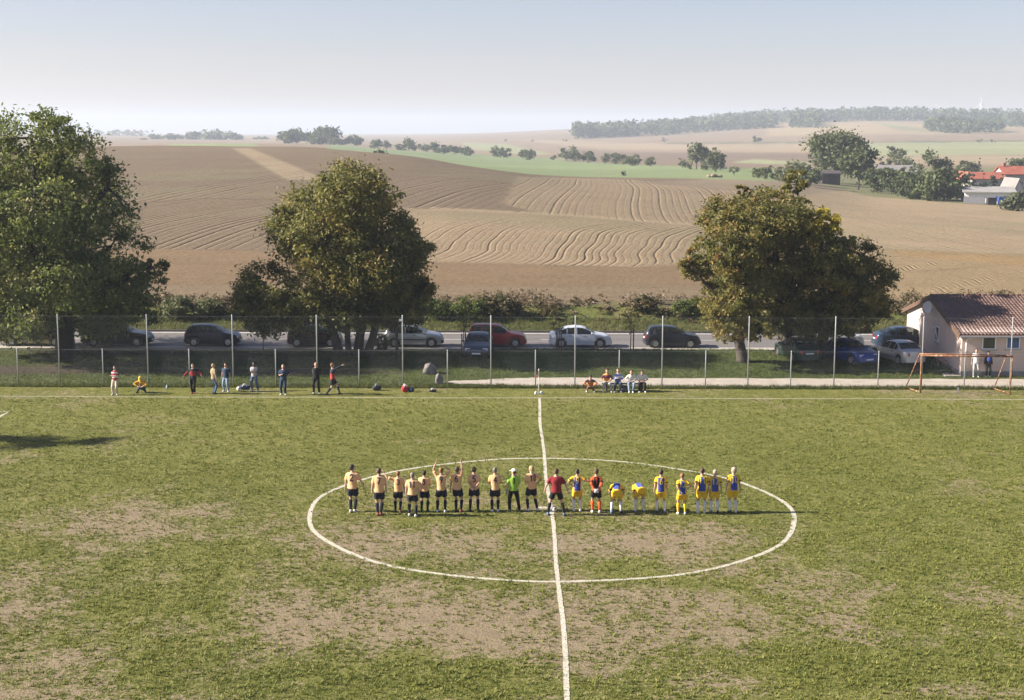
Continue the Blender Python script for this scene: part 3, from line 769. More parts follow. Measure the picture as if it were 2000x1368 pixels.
tree('robinia_tree', foot(1450, 90.6), lobes([(1425, 622, 46, 42, .12), (1400, 585, 40, 34, .1), (1455, 560, 60, 40), (1388, 525, 52, 26, .12), (1348, 520, 24, 18, .2), (1440, 472, 60, 55), (1412, 428, 46, 38, .1), (1455, 640, 30, 26, .1), (1372, 492, 28, 26, .15), (1430, 500, 40, 34, .12, -2.4), (1420, 590, 36, 30, .15, -2.2)], 90.6),
     34000, 0.104, 7, LF_RUST, 'rust green tree with a bare leaning trunk foot beside the dark hatchback', r=0.34, fork=0.22, group='trees beside the car park', branches=90, per=60, lean=-0.12, clump=.20)
tree('robinia_tree', foot(1535, 93.5), lobes([(1502, 430, 80, 54), (1478, 395, 50, 26, .1), (1540, 412, 44, 28), (1553, 356, 25, 22, .1, 0.0), (1530, 500, 86, 60), (1500, 572, 66, 46), (1545, 620, 60, 42, -.1), (1446, 372, 14, 10, .1), (1556, 385, 10, 16, 0, 0.0), (1490, 640, 45, 25, -.1), (1500, 470, 46, 36, .1, -2.8), (1545, 540, 50, 36, 0, -2.8)], 93.5),
     39000, 0.104, 8, LF_RUST, 'rust brown tree with a small round tuft standing above its crown', r=0.36, fork=0.22, group='trees beside the car park', branches=90, per=60, clump=.20)
tree('robinia_tree', foot(1608, 92.2), lobes([(1600, 492, 56, 40), (1662, 502, 50, 36), (1690, 542, 54, 44), (1632, 562, 78, 48), (1682, 602, 60, 28), (1622, 615, 70, 40, -.1), (1722, 592, 22, 26), (1590, 642, 46, 18, -.12), (1655, 638, 40, 16, -.1), (1700, 482, 14, 10, .2), (1640, 530, 48, 34, .05, -2.6), (1690, 580, 40, 26, .05, -2.4)], 92.2),
     39000, 0.104, 9, LF_OLIVE, 'green tree with a bright yellow top beside the pink house', r=0.36, fork=0.22, group='trees beside the car park', branches=90, per=60, clump=.20,
     extra=[(lobes([(1608, 430, 34, 20, .1, -1.6), (1580, 448, 22, 18, .1, -1.9), (1592, 420, 14, 10, .1, -1.2), (1624, 448, 20, 18, .1, -2.0), (1596, 462, 20, 16, 0, -2.2)], 92.2), 6500, LF_YELLOW)])
tree('slender_tree', foot(775, 91.5), lobes([(790, 605, 36, 26), (818, 560, 26, 24), (770, 580, 30, 30)], 91.5), 6000, 0.11, 10, LF_OLIVE, 'slender young tree with one thin trunk before the silver car', r=0.10, fork=0.5, branches=20, group='trees along the road')
# a tall narrow tree outside the picture whose shadow lies on the pitch
pb = Vector((-47.5, 66.3, 0))
tree('poplar_tree', pb, [(pb + Vector((0, 0, z)), (rx, rx, 1.9)) for z, rx in ((3.2, 1.6), (5.6, 2.2), (8, 2.3), (10.4, 2.0), (12.6, 1.5), (14.4, 0.9))], 9000, 0.16, 12, LF_GREEN, 'tall narrow poplar beyond the goal line, casting its shadow on the pitch', r=0.3, fork=0.1, branches=20)

# saplings tied between stakes
STAKE = pm('stake_wood', (0.085, 0.062, 0.045), 0.9, 0.25, 10)
def sapling(px, Y, top, stakes, lbl, n=420, mat=LF_OLIVE, sz=0.07):
    f = foot(px, Y); k = Y / FPX
    root = empty('sapling', f); tag(root, lbl, 'sapling', 'staked saplings on the bank')
    H = at_y(px, top, Y).z - f[2]
    mb = MB(); mb.tube([(0, 0, -.1), (0.03, 0, H * .5), (-0.02, 0.02, H)], [0.035, 0.025, 0.008], 6)
    for i in range(7):
        a = i * 2.4; z = H * (0.5 + 0.07 * i)
        mb.tube([(0, 0, z), (0.35 * math.cos(a), 0.35 * math.sin(a), z + 0.4)], [0.012, 0.004], 4)
    mb.build('trunk', BARK, root)
    crown_obj('crown', [(Vector((0, 0, H * 0.72)), (0.55, 0.55, H * 0.26)), (Vector((0.1, 0, H * 0.9)), (0.35, 0.35, 0.5))], n, sz, int(px), mat, root, per=12)
    for sx, st in stakes:
        p = at_y(sx, 690, Y); zt = at_y(sx, st, Y).z
        MB().tube([(p.x - f[0], 0, -.1), (p.x - f[0], 0.02, zt - f[2])], 0.04, 6).build('stake', STAKE, root)
    if len(stakes) > 1:
        xs = [at_y(s[0], 690, Y).x - f[0] for s in stakes]; z = at_y(px, stakes[0][1] + 12, Y).z - f[2]
        MB().tube([(min(xs), 0, z), (max(xs), 0, z - 0.02)], 0.02, 5).build('tie', STAKE, root)
    return root
sapling(905, 93.3, 600, [(902, 652), (909, 650)], 'dark sapling between two stakes next to the red estate car')
sapling(1091, 93.3, 612, [(1087.5, 640), (1096, 641)], 'sapling between two dark stakes in front of the white saloon', 240)
sapling(1231, 93.3, 606, [(1237, 642)], 'brownish sapling on a single stake between the white and the dark cars', 330, LF_RUST)
sapling(514, 94.6, 644, [], 'stakeless leafy sapling at the roadside behind the grey-shirted spectator', 260, LF_GREEN, 0.08)

def bush(px, py, a, b, Y, mat, label, n=2200, size=0.10, group=None, tone=0.45, z=None, name='bush'):
    k = Y / FPX; c = at_y(px, py, Y)
    gz = land_z(c.x, Y)
    root = empty(name, (c.x, Y, gz)); tag(root, label, 'bush', group)
    hgt = max(0.3, c.z + b * k - gz)
    w = a * k
    mb = MB(); g = random.Random(px)
    for i in range(7):
        q = Vector((g.uniform(-.6, .6) * w, g.uniform(-.4, .4) * w, hgt * g.uniform(.5, .85)))
        mb.tube([(q.x * .15, q.y * .15, -.1), q * .5, q], [0.04 * w + .01, 0.025 * w + .005, 0.008], 5)
    mb.build('stems', BARK, root)
    bl = [(Vector((0, 0, hgt * 0.5)), (w * .8, w * .7, hgt * .5))]
    for i in range(5):
        bl.append((Vector((g.uniform(-.6, .6) * w, g.uniform(-.5, .5) * w, hgt * g.uniform(.35, .72))), (w * .42, w * .42, hgt * .28)))
    crown_obj('foliage', bl, n, size, px, mat, root, per=30, tone0=tone)
    return root
bush(345, 606, 40, 26, 107.5, LF_PALE, 'pale grey-green bush under the field, next to the largest tree', 3500, group='bushes on the embankment', tone=.25)
bush(405, 606, 36, 22, 107.8, LF_PALE, 'low grey-green bush under the field, nearer the round olive tree', 3000, group='bushes on the embankment', tone=.3)
bush(855, 612, 42, 28, 108, LF_GREEN, 'dark bramble bush above the silver three-door car', 3000, group='bushes on the embankment', tone=.18)
bush(915, 612, 40, 30, 107.6, LF_GREEN, 'dark bramble bush above the red estate car, behind the staked sapling', 3000, group='bushes on the embankment', tone=.2)
bush(975, 605, 42, 26, 108.2, LF_DRY, 'brown-green bramble bush above the bonnet of the red estate car', 3000, group='bushes on the embankment', tone=.25)
bush(1345, 612, 40, 28, 108.2, LF_GREEN, 'dark bush above the dark hatchback, touching the rust green tree', 2600, group='bushes on the embankment', tone=.2)
bush(1255, 600, 30, 22, 109, LF_DRY, 'ragged brown bush on the bank between the white saloon and dark hatchback', 2000, group='bushes on the embankment', tone=.45)
bush(742, 672, 17, 20, 94.4, LF_DRY, 'dead brown shrub at the foot of the round olive tree', 1500, 0.07, tone=.15, name='shrub')

# scrub and weeds over the embankment, a mass
NS = 1500
sx_ = rng.uniform(-46, 46, NS); sy_ = 105.9 + 6.6 * rng.random(NS) ** 0.8
bl = []
for x, y in zip(sx_, sy_):
    d_ = float(fbm(np.array([x * 0.12]), np.array([y * 0.3]), 3)[0]); w_ = smooth(105.8, 108.5, y)
    hgt = (0.20 + 0.95 * max(0, d_ - 0.20) * w_) * random.uniform(.6, 1.25)
    tn = 0.30 * (d_ - 0.5) + 0.30 * float(smooth(107, 110, y)) - 0.04 + 0.12 * float(fbm(np.array([x * 0.05 + 4]), np.array([0.5]), 2)[0])
    bl.append((Vector((x, y, land_z(x, y) + hgt * 0.4)), (hgt * 1.1, hgt * 0.9, hgt * 0.75), tn))
V, t, _ = leaf_cloud(bl, 66000, 0.095, 21, per=26, tone0=0.42, clump=0.5, fill=0.2)
me = mesh_np('scrub', V, np.arange(len(V)).reshape(-1, 4)); attr(me, 'tone', t, 'FACE')
tag(add('scrub', me, LF_DRY), 'dry brown and green scrub covering the embankment below the ploughed field', 'scrub', kind='stuff')

# grass of the bank, along the fence foot and on the verge
BANKB = leaf_mat('bank_blades', [(0.040, 0.060, 0.015), (0.070, 0.092, 0.023), (0.105, 0.120, 0.036), (0.16, 0.155, 0.065), (0.22, 0.19, 0.11)], 0.3)
def tufts(n, x0, x1, y0, y1, h0, h1, tone, name, label, keep=None, wid=0.016):
    x = rng.uniform(x0, x1, n); y = rng.uniform(y0, y1, n)
    if keep is not None: k = keep(x, y); x = x[k]; y = y[k]
    z = np.where(y > 86.3, near_z(x, y), 0.0)
    blades(name, x, y, z, 4, rng.uniform(h0, h1, len(x)), np.full(len(x), 0.09), np.clip(tone + 0.5 * (fbm(x * 0.3, y * 0.5, 3) - 0.5), 0, 1), wid, BANKB, label)
off_path = lambda x, y: ~((x > p0.x + 0.5) & (y > 83.0) & (y < 86.3) & ((x > p0.x + 3.5) | ((y > 84) & (y < 85.2)))) & (rng.random(len(x)) > np.clip(bank_bare(x, y) * 1.4 - 0.3, 0, .9))
tufts(26000, -33, 34, 83.1, 95.3, 0.05, 0.15, 0.30, 'bank_grass', 'rough grass on the bank between fence and road', off_path)
tufts(9000, -32, 33, FENCE_Y - 0.35, FENCE_Y + 0.3, 0.10, 0.26, 0.42, 'fence_grass', 'tall unmown grass along the foot of the fence')
tufts(16000, -42, 42, 104.45, 107.8, 0.10, 0.32, 0.55, 'verge_grass', 'bright grass verge beyond the road', None, 0.02)

# ------------------------------------------------------------------ far trees
def far_tree(px, top, w, base=None, Y=None, mat=LF_FAR, label='', group=None, n=1700, tone=0.45, shape='round', name='tree', cat='tree'):
    if Y is None: g0 = land_hit(px, base); Y = g0.y
    p = at_y(px, top, Y); gz = land_z(p.x, Y); k = Y / FPX
    base_v = Vector((p.x, Y, gz)); H = max(1.5, p.z - gz); rw = w * k / 2 * 1.22; n = int(n * 1.15)
    sd_ = int(px * 7 + top)
    g = random.Random(sd_)
    if shape == 'spruce':
        bl = [(base_v + Vector((0, 0, H * z)), (rw * r_, rw * r_, H * 0.14)) for z, r_ in ((.16, .95), (.3, .8), (.45, .62), (.6, .45), (.75, .28), (.88, .14), (.95, .06))]
        return tree(name, base_v, bl, n, H * 0.045, sd_, mat, label, cat, group, r=max(.15, H * .018), fork=.1, branches=0, per=20, tone0=tone, clump=.4)
    lo = 0.06 if shape == 'round' else (0.20 if shape == 'tall' else 0.0)
    hc = H * (1 - lo)
    bl = [(base_v + Vector((0, 0, H * lo + hc * .5)), (rw * .72, rw * .7, hc * .46))]
    for i in range(7):
        a = i * 2.399 + g.uniform(-.4, .4); zz = H * lo + hc * g.uniform(.22, .80)
        f = 1 - abs((zz - H * lo) / hc - .45) * 0.9
        bl.append((base_v + Vector((math.cos(a) * rw * .58 * f, math.sin(a) * rw * .5 * f, zz)), (rw * .44, rw * .44, hc * .22)))
    return tree(name, base_v, bl, n, max(0.1, rw * 0.125 * min(1.0, (2300 / n) ** 0.5)), sd_, mat, label, cat, group, r=max(.12, H * .026), fork=lo * .8 + .08, branches=8, per=34, tone0=tone, clump=.42, fill=.35)
ORD = ['first', 'second', 'third', 'fourth', 'fifth', 'sixth', 'seventh', 'eighth', 'ninth', 'tenth', 'eleventh', 'twelfth', 'thirteenth', 'fourteenth', 'fifteenth', 'sixteenth']
def row(items, lbl, group, **kw):
    for i, it in enumerate(sorted(items, key=lambda q: q[0])):
        far_tree(it[0], it[1], it[2], base=it[3] if it[3] else None, Y=it[4] if len(it) > 4 else None, label=lbl.format(ORD[i]), group=group, **kw)
row([(281, 272, 15, None, 2140), (304, 263, 26, None, 2260), (336, 262, 32, None, 2200), (375, 259, 42, None, 2290), (415, 257, 50, None, 2260), (457, 259, 38, None, 2230), (508, 270, 26, None, 2350)],
    '{} hazy tree from the left in the row behind the hill crest', 'hazy trees behind the crest', mat=LF_PALE, n=700, tone=.3)
row([(571, 254, 48, None, 1430), (612, 256, 34, None, 1430), (638, 250, 46, None, 1390), (620, 266, 34, None, 1350), (672, 273, 22, None, 1430), (693, 265, 30, None, 1390), (655, 270, 26, None, 1370)],
    '{} from the left of the dense dark trees on the hill crest', 'dense trees on the crest', n=1500)
row([(732, 273, 24, 291), (755, 275, 16, 292), (798, 270, 28, 295), (782, 281, 18, 294), (828, 281, 22, 297), (847, 279, 26, 299), (868, 282, 24, 301), (888, 284, 24, 303), (907, 287, 22, 305), (919, 293, 14, 306)],
    '{} from the left of the trees along the far edge of the green meadow', 'trees along the meadow edge', n=900)
row([(966, 283, 20, 308), (984, 287, 24, 310), (1022, 292, 20, 312), (1035, 293, 24, 313), (1081, 304, 11, 313), (1106, 288, 28, 315), (1123, 281, 20, 316), (1149, 295, 26, 320), (1183, 300, 17, 320), (1201, 300, 22, 321), (1218, 301, 16, 322), (1236, 302, 26, 324), (1270, 306, 19, 326)],
    '{} from the left of the trees standing between meadow and brown field', 'trees beyond the meadow', n=900, tone=.5)
far_tree(1219, 333, 11, base=344, label='small dark round bush alone on the green meadow', n=500, tone=.1, shape='bush', name='bush', cat='bush')
far_tree(743, 293, 27, Y=455, label='low dark bush on the edge of the ploughed hill before the meadow', n=700, tone=.15, shape='bush', name='bush', cat='bush')
far_tree(1361, 282, 44, base=331, mat=LF_PALE, label='pale tall poplar beside the meadow, left of a darker tree', tone=.4, shape='tall', n=1300)
far_tree(1399, 289, 34, base=336, label='dark leafy tree beside the pale poplar on the meadow', n=1300)
far_tree(1333, 308, 18, base=329, label='small round tree left of the pale poplar', n=600)
far_tree(1347, 317, 14, base=331, label='low bush at the foot of the pale poplar', n=400, shape='bush', name='bush', cat='bush')
far_tree(1378, 312, 20, base=333, label='bush between the pale poplar and the dark tree', n=500, shape='bush', name='bush', cat='bush')
far_tree(1434, 322, 17, base=342, label='small tree on the meadow near the heap of straw', n=500)
row([(1480, 326, 22, 348), (1495, 324, 26, 351), (1515, 325, 24, 352)], '{} from the left of three leafy bushes left of the willow', 'bushes left of the willow', n=700, shape='bush', tone=.6, name='bush', cat='bush')
far_tree(1553, 318, 58, base=358, mat=LF_PALE, label='pale silvery willow left of the dark shed', tone=.35, n=1800, shape='bush')
far_tree(1583, 328, 40, base=366, label='darker bush hanging over the field left of the dark shed', n=1100, shape='bush', name='bush', cat='bush')
far_tree(1636, 255, 98, Y=440, label='large spreading oak above the dark shed', n=9000, shape='tall', tone=.5)
far_tree(1679, 286, 62, base=371, label='birch with pale trunk in front of the oak', n=2200, tone=.4, shape='tall')
row([(1712, 332, 46, 377), (1742, 326, 46, 380), (1770, 336, 44, 385), (1797, 340, 42, 390), (1822, 352, 36, 393), (1852, 330, 66, 392)], '{} from the left of the dense green trees hedging the field', 'hedge trees at the village', n=1900, shape='bush', tone=.4)
row([(1722, 301, 18, None, 560), (1737, 304, 16, None, 565)], '{} of two dark pointed spruces behind the barn roof', 'spruces behind the barn', mat=LF_SPRUCE, n=500, shape='spruce')
far_tree(1752, 285, 36, Y=600, mat=LF_PALE, label='pale round tree behind the barn roof', tone=.2, n=800)
far_tree(1770, 303, 30, Y=575, label='low dark tree behind the right end of the barn roof', n=700)
far_tree(1790, 306, 26, Y=420, label='narrow brownish tree at the end of the barn', n=700)
far_tree(1826, 294, 58, Y=430, mat=LF_PALE, label='broad grey-green tree right of the barn', tone=.15, n=1800)
far_tree(1890, 318, 44, Y=520, mat=LF_PALE, label='pale leafy tree left of the red roofs', tone=.2, n=900)
far_tree(1914, 313, 15, Y=500, mat=LF_SPRUCE, label='single spruce behind the red roofs', shape='spruce', n=500)
row([(1901, 341, 26, None, 372), (1921, 339, 24, None, 374), (1941, 338, 26, None, 372), (1959, 341, 22, None, 374)], '{} from the left of the dark spruces before the red roofed houses', 'spruces before the houses', mat=LF_SPRUCE, n=900, shape='spruce')
far_tree(1990, 305, 42, Y=520, label='tree rising behind the largest red roof at the picture edge', n=900)
far_tree(1986, 378, 54, base=412, mat=LF_PALE, label='grey-green bush on the field edge before the white building', tone=.05, n=1500, shape='bush', name='bush', cat='bush')
row([(986, 271, 9, 277), (1039, 273, 8, 277), (1104, 272, 10, 277)], '{} from the left of three tiny bushes on the far tan hillside', 'tiny bushes on the hillside', n=160, shape='bush', name='bush', cat='bush')
far_tree(1298, 267, 11, base=279, label='tiny lone tree on the far field boundary below the wood', n=200)
far_tree(1477, 265, 22, base=278, label='small spreading tree on the far field boundary', n=260)
row([(1912, 271, 11, 280), (1938, 272, 11, 280)], '{} of two tiny bushes on the far boundary above the village', 'tiny boundary bushes', n=160, shape='bush', name='bush', cat='bush')

# woods on the far hills, each a mass
def wood(name, lab, xs, low, high, n, seed, hgt=13.0, mat=LF_FAR):
    """trees scattered on the land seen between two lines of the picture"""
    g = np.random.default_rng(seed); Vs = []; Ts = []
    for i in range(n):
        x = g.uniform(xs[0], xs[-1]); lo = np.interp(x, xs, low); hi = np.interp(x, xs, high)
        p = land_hit(x, lo + (hi - lo) * g.random() ** 1.2, 900)
        h = hgt * g.uniform(.7, 1.2)
        b = [(Vector((p.x, p.y, land_z(p.x, p.y) + h * .55)), (h * .34, h * .34, h * .48))]
        v, t, _ = leaf_cloud(b, 38, h * 0.15, int(seed * 1000 + i), per=8, tone0=g.uniform(.2, .6), clump=.35)
        Vs.append(v); Ts.append(t)
    V = np.concatenate(Vs); me = mesh_np(name, V, np.arange(len(V)).reshape(-1, 4)); attr(me, 'tone', np.concatenate(Ts), 'FACE')
    tag(add(name, me, mat), lab, 'wood', kind='stuff')
wood('wood', 'bluish wood running down the far hillside', [1118, 1200, 1300, 1400, 1510], [272, 269, 265, 257, 251], [268, 262, 254, 244, 240], 620, 41, 19)
wood('wood', 'bluish forest along the crest of the far hills', [1400, 1500, 1600, 1700, 1800, 1900, 2000, 2100], [243, 240, 240, 237, 236, 244, 250, 250], [238, 233, 228, 227, 228, 229, 229, 229], 1300, 42, 20)
wood('wood', 'dark clump of wood jutting from the forest edge', [1545, 1570, 1598], [250, 251, 250], [240, 238, 240], 90, 43, 19)
wood('wood', 'dark thicket on the far hillside below the forest', [1810, 1850, 1900, 1955], [256, 261, 262, 259], [252, 252, 252, 254], 150, 44, 16)
wood('wood', 'hazy low wood on the horizon behind the largest tree', [160, 230, 300], [266, 266, 267], [265.5, 265.5, 266.5], 60, 45, 12)

# ------------------------------------------------------------------ club house
PLASTER = pm('pink_plaster', (0.56, 0.455, 0.405), 0.9, 0.07, 1.5, bump=0.25, bscale=60)
PLINTH = pm('grey_plinth', (0.20, 0.20, 0.21), 0.9, 0.12, 3)
FRAMEW = pm('white_frame', (0.72, 0.71, 0.69), 0.5, 0.04, 5)
METALG = pm('zinc', (0.34, 0.34, 0.35), 0.45, 0.12, 6, metal=0.6)
WOODD = pm('dark_eaves_wood', (0.10, 0.06, 0.04), 0.8, 0.2, 6)
def glassy(name, col, rough=0.06):
    if name in MATS: return MATS[name]
    m, nt, b = _new(name)
    nt.links.new(ramp(nt, noise(nt, 2.0, 2), [(0.3, tuple(c * 0.7 for c in col)), (0.7, col)]), b.inputs['Base Color'])
    b.inputs['Roughness'].default_value = rough; b.inputs['Specular IOR Level'].default_value = 0.7
    MATS[name] = m; return m
PANE = glassy('window_pane', (0.025, 0.035, 0.030)); PANE_BLUE = glassy('window_pane_blue', (0.05, 0.11, 0.30))
hf = on_z(1876, 735); hx0, hy0 = hf.x, hf.y
hx1, hy1 = hx0 + 16.0, hy0 + 12.4
ridge_y = (hy0 + hy1) / 2
EAVE = at_y(1876, 651, hy0).z; RIDGE = at_y(1818, 578, ridge_y).z
house = empty('house', (hx0, hy0, 0)); tag(house, 'low pink plastered club house with brown tiled roof behind the rusty goal', 'house')
W_, D_ = hx1 - hx0, hy1 - hy0; rm = D_ / 2
mb = MB().prism([(0, -0.2), (D_, -0.2), (D_, EAVE + 0.06), (rm, RIDGE - 0.16), (0, EAVE + 0.06)], 0, W_, 'x')
mb.build('wall', PLASTER, house)
mb = MB().box(-0.03, W_ + 0.03, -0.03, D_ + 0.03, -0.2, 0.30).build('plinth', PLINTH, house)
# roof: two slabs under rows of curved tiles
OV = 0.42; OVX = 0.28
sl = (RIDGE - EAVE) / rm
ang = math.atan(sl)
def roof_pt(x, s, lift, side):
    """s metres down the slope from the ridge"""
    y = rm - s * math.cos(ang) * (1 if side == 0 else -1); z = RIDGE - s * math.sin(ang)
    return (x, y - lift * math.sin(ang) * (1 if side == 0 else -1), z + lift * math.cos(ang))
SLOPE = (rm + OV) / math.cos(ang)
roof = None
for side in (0, 1):
    a = [roof_pt(-OVX, 0, -0.10, side), roof_pt(W_ + OVX, 0, -0.10, side), roof_pt(W_ + OVX, SLOPE, -0.10, side), roof_pt(-OVX, SLOPE, -0.10, side)]
    b_ = [roof_pt(-OVX, 0, 0, side), roof_pt(W_ + OVX, 0, 0, side), roof_pt(W_ + OVX, SLOPE, 0, side), roof_pt(-OVX, SLOPE, 0, side)]
    o = MB().quadbox(a + b_).build('roof', WOODD, house)
    if side == 0: roof = o
m, nt, b = _new('clay_tile')
geo = nd(nt, 'ShaderNodeNewGeometry')
at_ = nd(nt, 'ShaderNodeAttribute', attribute_name='tone')
c = ramp(nt, at_.outputs['Fac'], [(0.0, (0.07, 0.040, 0.034)), (0.5, (0.125, 0.073, 0.060)), (1.0, (0.19, 0.122, 0.10))])
nt.links.new(mixc(nt, ramp(nt, noise(nt, 3, 4, .6, geo.outputs['Position']), [(.4, 0.0), (.75, .5)]), c, (0.12, 0.09, 0.075)), b.inputs['Base Color'])
b.inputs['Roughness'].default_value = 0.6
TILE = m
tw, tl = 0.215, 0.335
ncol = int((W_ + 2 * OVX) / tw); nrow = int(SLOPE / tl)
prof = [(0, .000), (.18, .030), (.36, .048), (.54, .038), (.70, .010), (.86, -.004), (1.0, .000)]
V = []; F = []; T = []
for r_ in range(nrow):
    s0 = r_ * tl; s1 = s0 + tl * 1.06
    for c_ in range(ncol):
        x0 = -OVX + c_ * tw; n0 = len(V); jit = random.uniform(-.005, .005); tn = random.uniform(.25, .75) + .25 * (float(fbm(np.array([c_ * .2]), np.array([r_ * .2]), 2)[0]) - .5)
        for q, h in prof: V.append(roof_pt(x0 + q * tw, s0, 0.014 + h + jit, 0))
        for q, h in prof: V.append(roof_pt(x0 + q * tw, s1, 0.040 + h + jit, 0))
        for q, h in prof: V.append(roof_pt(x0 + q * tw, s1, 0.012 + h + jit, 0))
        k = len(prof)
        for j in range(k - 1):
            F.append((n0 + j, n0 + k + j, n0 + k + j + 1, n0 + j + 1)); F.append((n0 + k + j, n0 + 2 * k + j, n0 + 2 * k + j + 1, n0 + k + j + 1)); T += [tn, tn * .8]
me = mesh_np('roof_tiles', V, F); attr(me, 'tone', np.clip(T, 0, 1), 'FACE')
tag(add('roof_tiles', me, TILE, roof), kind='stuff')
nrt = int((W_ + 2 * OVX) / 0.36)
rt = MB().lathe([(0.11, 0), (0.125, 0.02), (0.105, 0.36)], 12, axis='x').mesh('ridge_tile', True); rt.materials.append(pm('ridge_clay', (0.15, 0.085, 0.065), 0.7))
for i in range(nrt):
    o = add('ridge_tile', rt, None, roof, (-OVX + i * 0.36, rm, RIDGE + 0.01 + random.uniform(-.004, .004)))
for side in (0, 1):     # bargeboards on the gable
    mb = MB().quadbox([roof_pt(-OVX - .03, 0, -.22, side), roof_pt(-OVX, 0, -.22, side), roof_pt(-OVX, SLOPE, -.22, side), roof_pt(-OVX - .03, SLOPE, -.22, side),
                       roof_pt(-OVX - .03, 0, .05, side), roof_pt(-OVX, 0, .05, side), roof_pt(-OVX, SLOPE, .05, side), roof_pt(-OVX - .03, SLOPE, .05, side)])
    mb.build('bargeboard', WOODD, house)
ey = roof_pt(0, SLOPE, 0, 0)
gut = MB().tube([(-OVX, ey[1] - 0.06, ey[2] - 0.05), (W_ + OVX, ey[1] - 0.06, ey[2] - 0.07)], 0.06, 10).build('gutter', METALG, house)
def hwindow(px0, px1, py0, py1, pane, tilt=0.0):
    a = at_y(px0, py1, hy0); c = at_y(px1, py0, hy0)
    x0, x1, z0, z1 = a.x - hx0, c.x - hx0, a.z, c.z; t = 0.075
    w = MB(); w.box(x0, x1, -0.05, 0.02, z0, z0 + t); w.box(x0, x1, -0.05, 0.02, z1 - t, z1); w.box(x0, x0 + t, -0.05, 0.02, z0 + t, z1 - t); w.box(x1 - t, x1, -0.05, 0.02, z0 + t, z1 - t)
    o = w.build('window', FRAMEW, house)
    MB().quadbox([(x0 + t, -0.012, z0 + t), (x1 - t, -0.012, z0 + t), (x1 - t, -0.004, z0 + t), (x0 + t, -0.004, z0 + t),
                  (x0 + t, -0.012 + tilt, z1 - t), (x1 - t, -0.012 + tilt, z1 - t), (x1 - t, -0.004 + tilt, z1 - t), (x0 + t, -0.004 + tilt, z1 - t)]).build('pane', pane, o)
    MB().box(x0 - .06, x1 + .06, -0.13, 0.0, z0 - .05, z0 - .002).build('sill', METALG, o)
hwindow(1917, 1946, 657, 683, PANE); hwindow(1964, 1993, 657, 682, PANE_BLUE); hwindow(2060, 2089, 657, 682, PANE)
# gable window, standing tilted open
gy0, gy1 = 4.7, 5.55; gz0, gz1 = 1.35, 2.35
w = MB(); t = 0.07
w.box(-0.05, 0.02, gy0, gy1, gz0, gz0 + t); w.box(-0.05, 0.02, gy0, gy1, gz1 - t, gz1); w.box(-0.05, 0.02, gy0, gy0 + t, gz0 + t, gz1 - t); w.box(-0.05, 0.02, gy1 - t, gy1, gz0 + t, gz1 - t)
gw = w.build('window', FRAMEW, house)
MB().box(-0.014, -0.006, gy0 + t, gy1 - t, gz0 + t, gz1 - t).build('pane', PANE, gw)
s = MB(); 
for (ya, yb, za, zb) in ((gy0 + t, gy1 - t, gz0 + t, gz0 + t + .06), (gy0 + t, gy1 - t, gz1 - t - .06, gz1 - t), (gy0 + t, gy0 + t + .06, gz0 + t + .06, gz1 - t - .06), (gy1 - t - .06, gy1 - t, gz0 + t + .06, gz1 - t - .06)):
    f0 = -0.02 - 0.22 * (za - gz0); f1 = -0.02 - 0.22 * (zb - gz0)
    s.quadbox([(f0 - .05, ya, za), (f0, ya, za), (f0, yb, za), (f0 - .05, yb, za), (f1 - .05, ya, zb), (f1, ya, zb), (f1, yb, zb), (f1 - .05, yb, zb)])
s.build('sash', FRAMEW, gw)
MB().box(-0.12, 0, gy0 - .05, gy1 + .05, gz0 - .05, gz0 - .003).build('sill', METALG, gw)
# paved strip along the gable
tag(MB().box(hx0 - 1.0, hx0 - 0.04, hy0 - .3, hy1, -0.1, 0.07).build('pavement', pm('slab_grey', (0.33, 0.30, 0.28), 0.9, 0.15, 2)), kind='structure')
# downpipe lamp post: white pipe with a crook
pp = at_y(1884.5, 735, hy0 - 0.12)
lam = empty('drain_pipe', (pp.x, hy0 - 0.12, 0)); tag(lam, 'white crooked pipe standing at the corner of the pink house', 'pipe')
zt = at_y(1884.5, 661, hy0 - 0.12).z
MB().tube([(0, 0, 0), (0, 0, zt - 0.15), (0.03, -0.01, zt - .04), (0.10, -0.02, zt), (0.20, -0.03, zt - 0.02)], 0.045, 9).build('pipe', FRAMEW, lam, smooth=True)
MB().ball((0.22, -0.03, zt - .03), (0.075, 0.06, 0.05)).build('cap', FRAMEW, lam, smooth=True)
for z in (0.5, 1.5): MB().box(-.06, .06, -.02, .13, z, z + .04).build('bracket', METALG, lam)
# satellite dish on the gable
dp = Vector((hx0 - 0.45, ridge_y - 0.1, RIDGE - 0.75))
dish = empty('satellite_dish', dp); tag(dish, 'white satellite dish under the gable of the pink house', 'dish')
dish.rotation_euler = (0, R(12), R(28))
MB().lathe([(0.004, 0.12), (0.15, 0.105), (0.29, 0.06), (0.42, 0.0), (0.425, 0.012), (0.29, 0.075), (0.15, 0.12), (0.004, 0.135)], 22, axis='x').build('reflector', FRAMEW, dish, smooth=True)
mb = MB().tube([(0.05, 0, -.40), (-0.25, 0, -.22), (-0.42, 0, -.06)], 0.013, 6); mb.tube([(0.12, 0, 0), (0.5, 0.0, -.08)], 0.025, 6)
mb.build('arm', METALG, dish)
MB().lathe([(0.02, -0.50), (0.04, -.46), (0.04, -.40), (.02, -.38)], 10, (0, 0, -.05), 'x').build('receiver', pm('dark_plastic', (0.03, 0.03, 0.032), 0.5), dish)

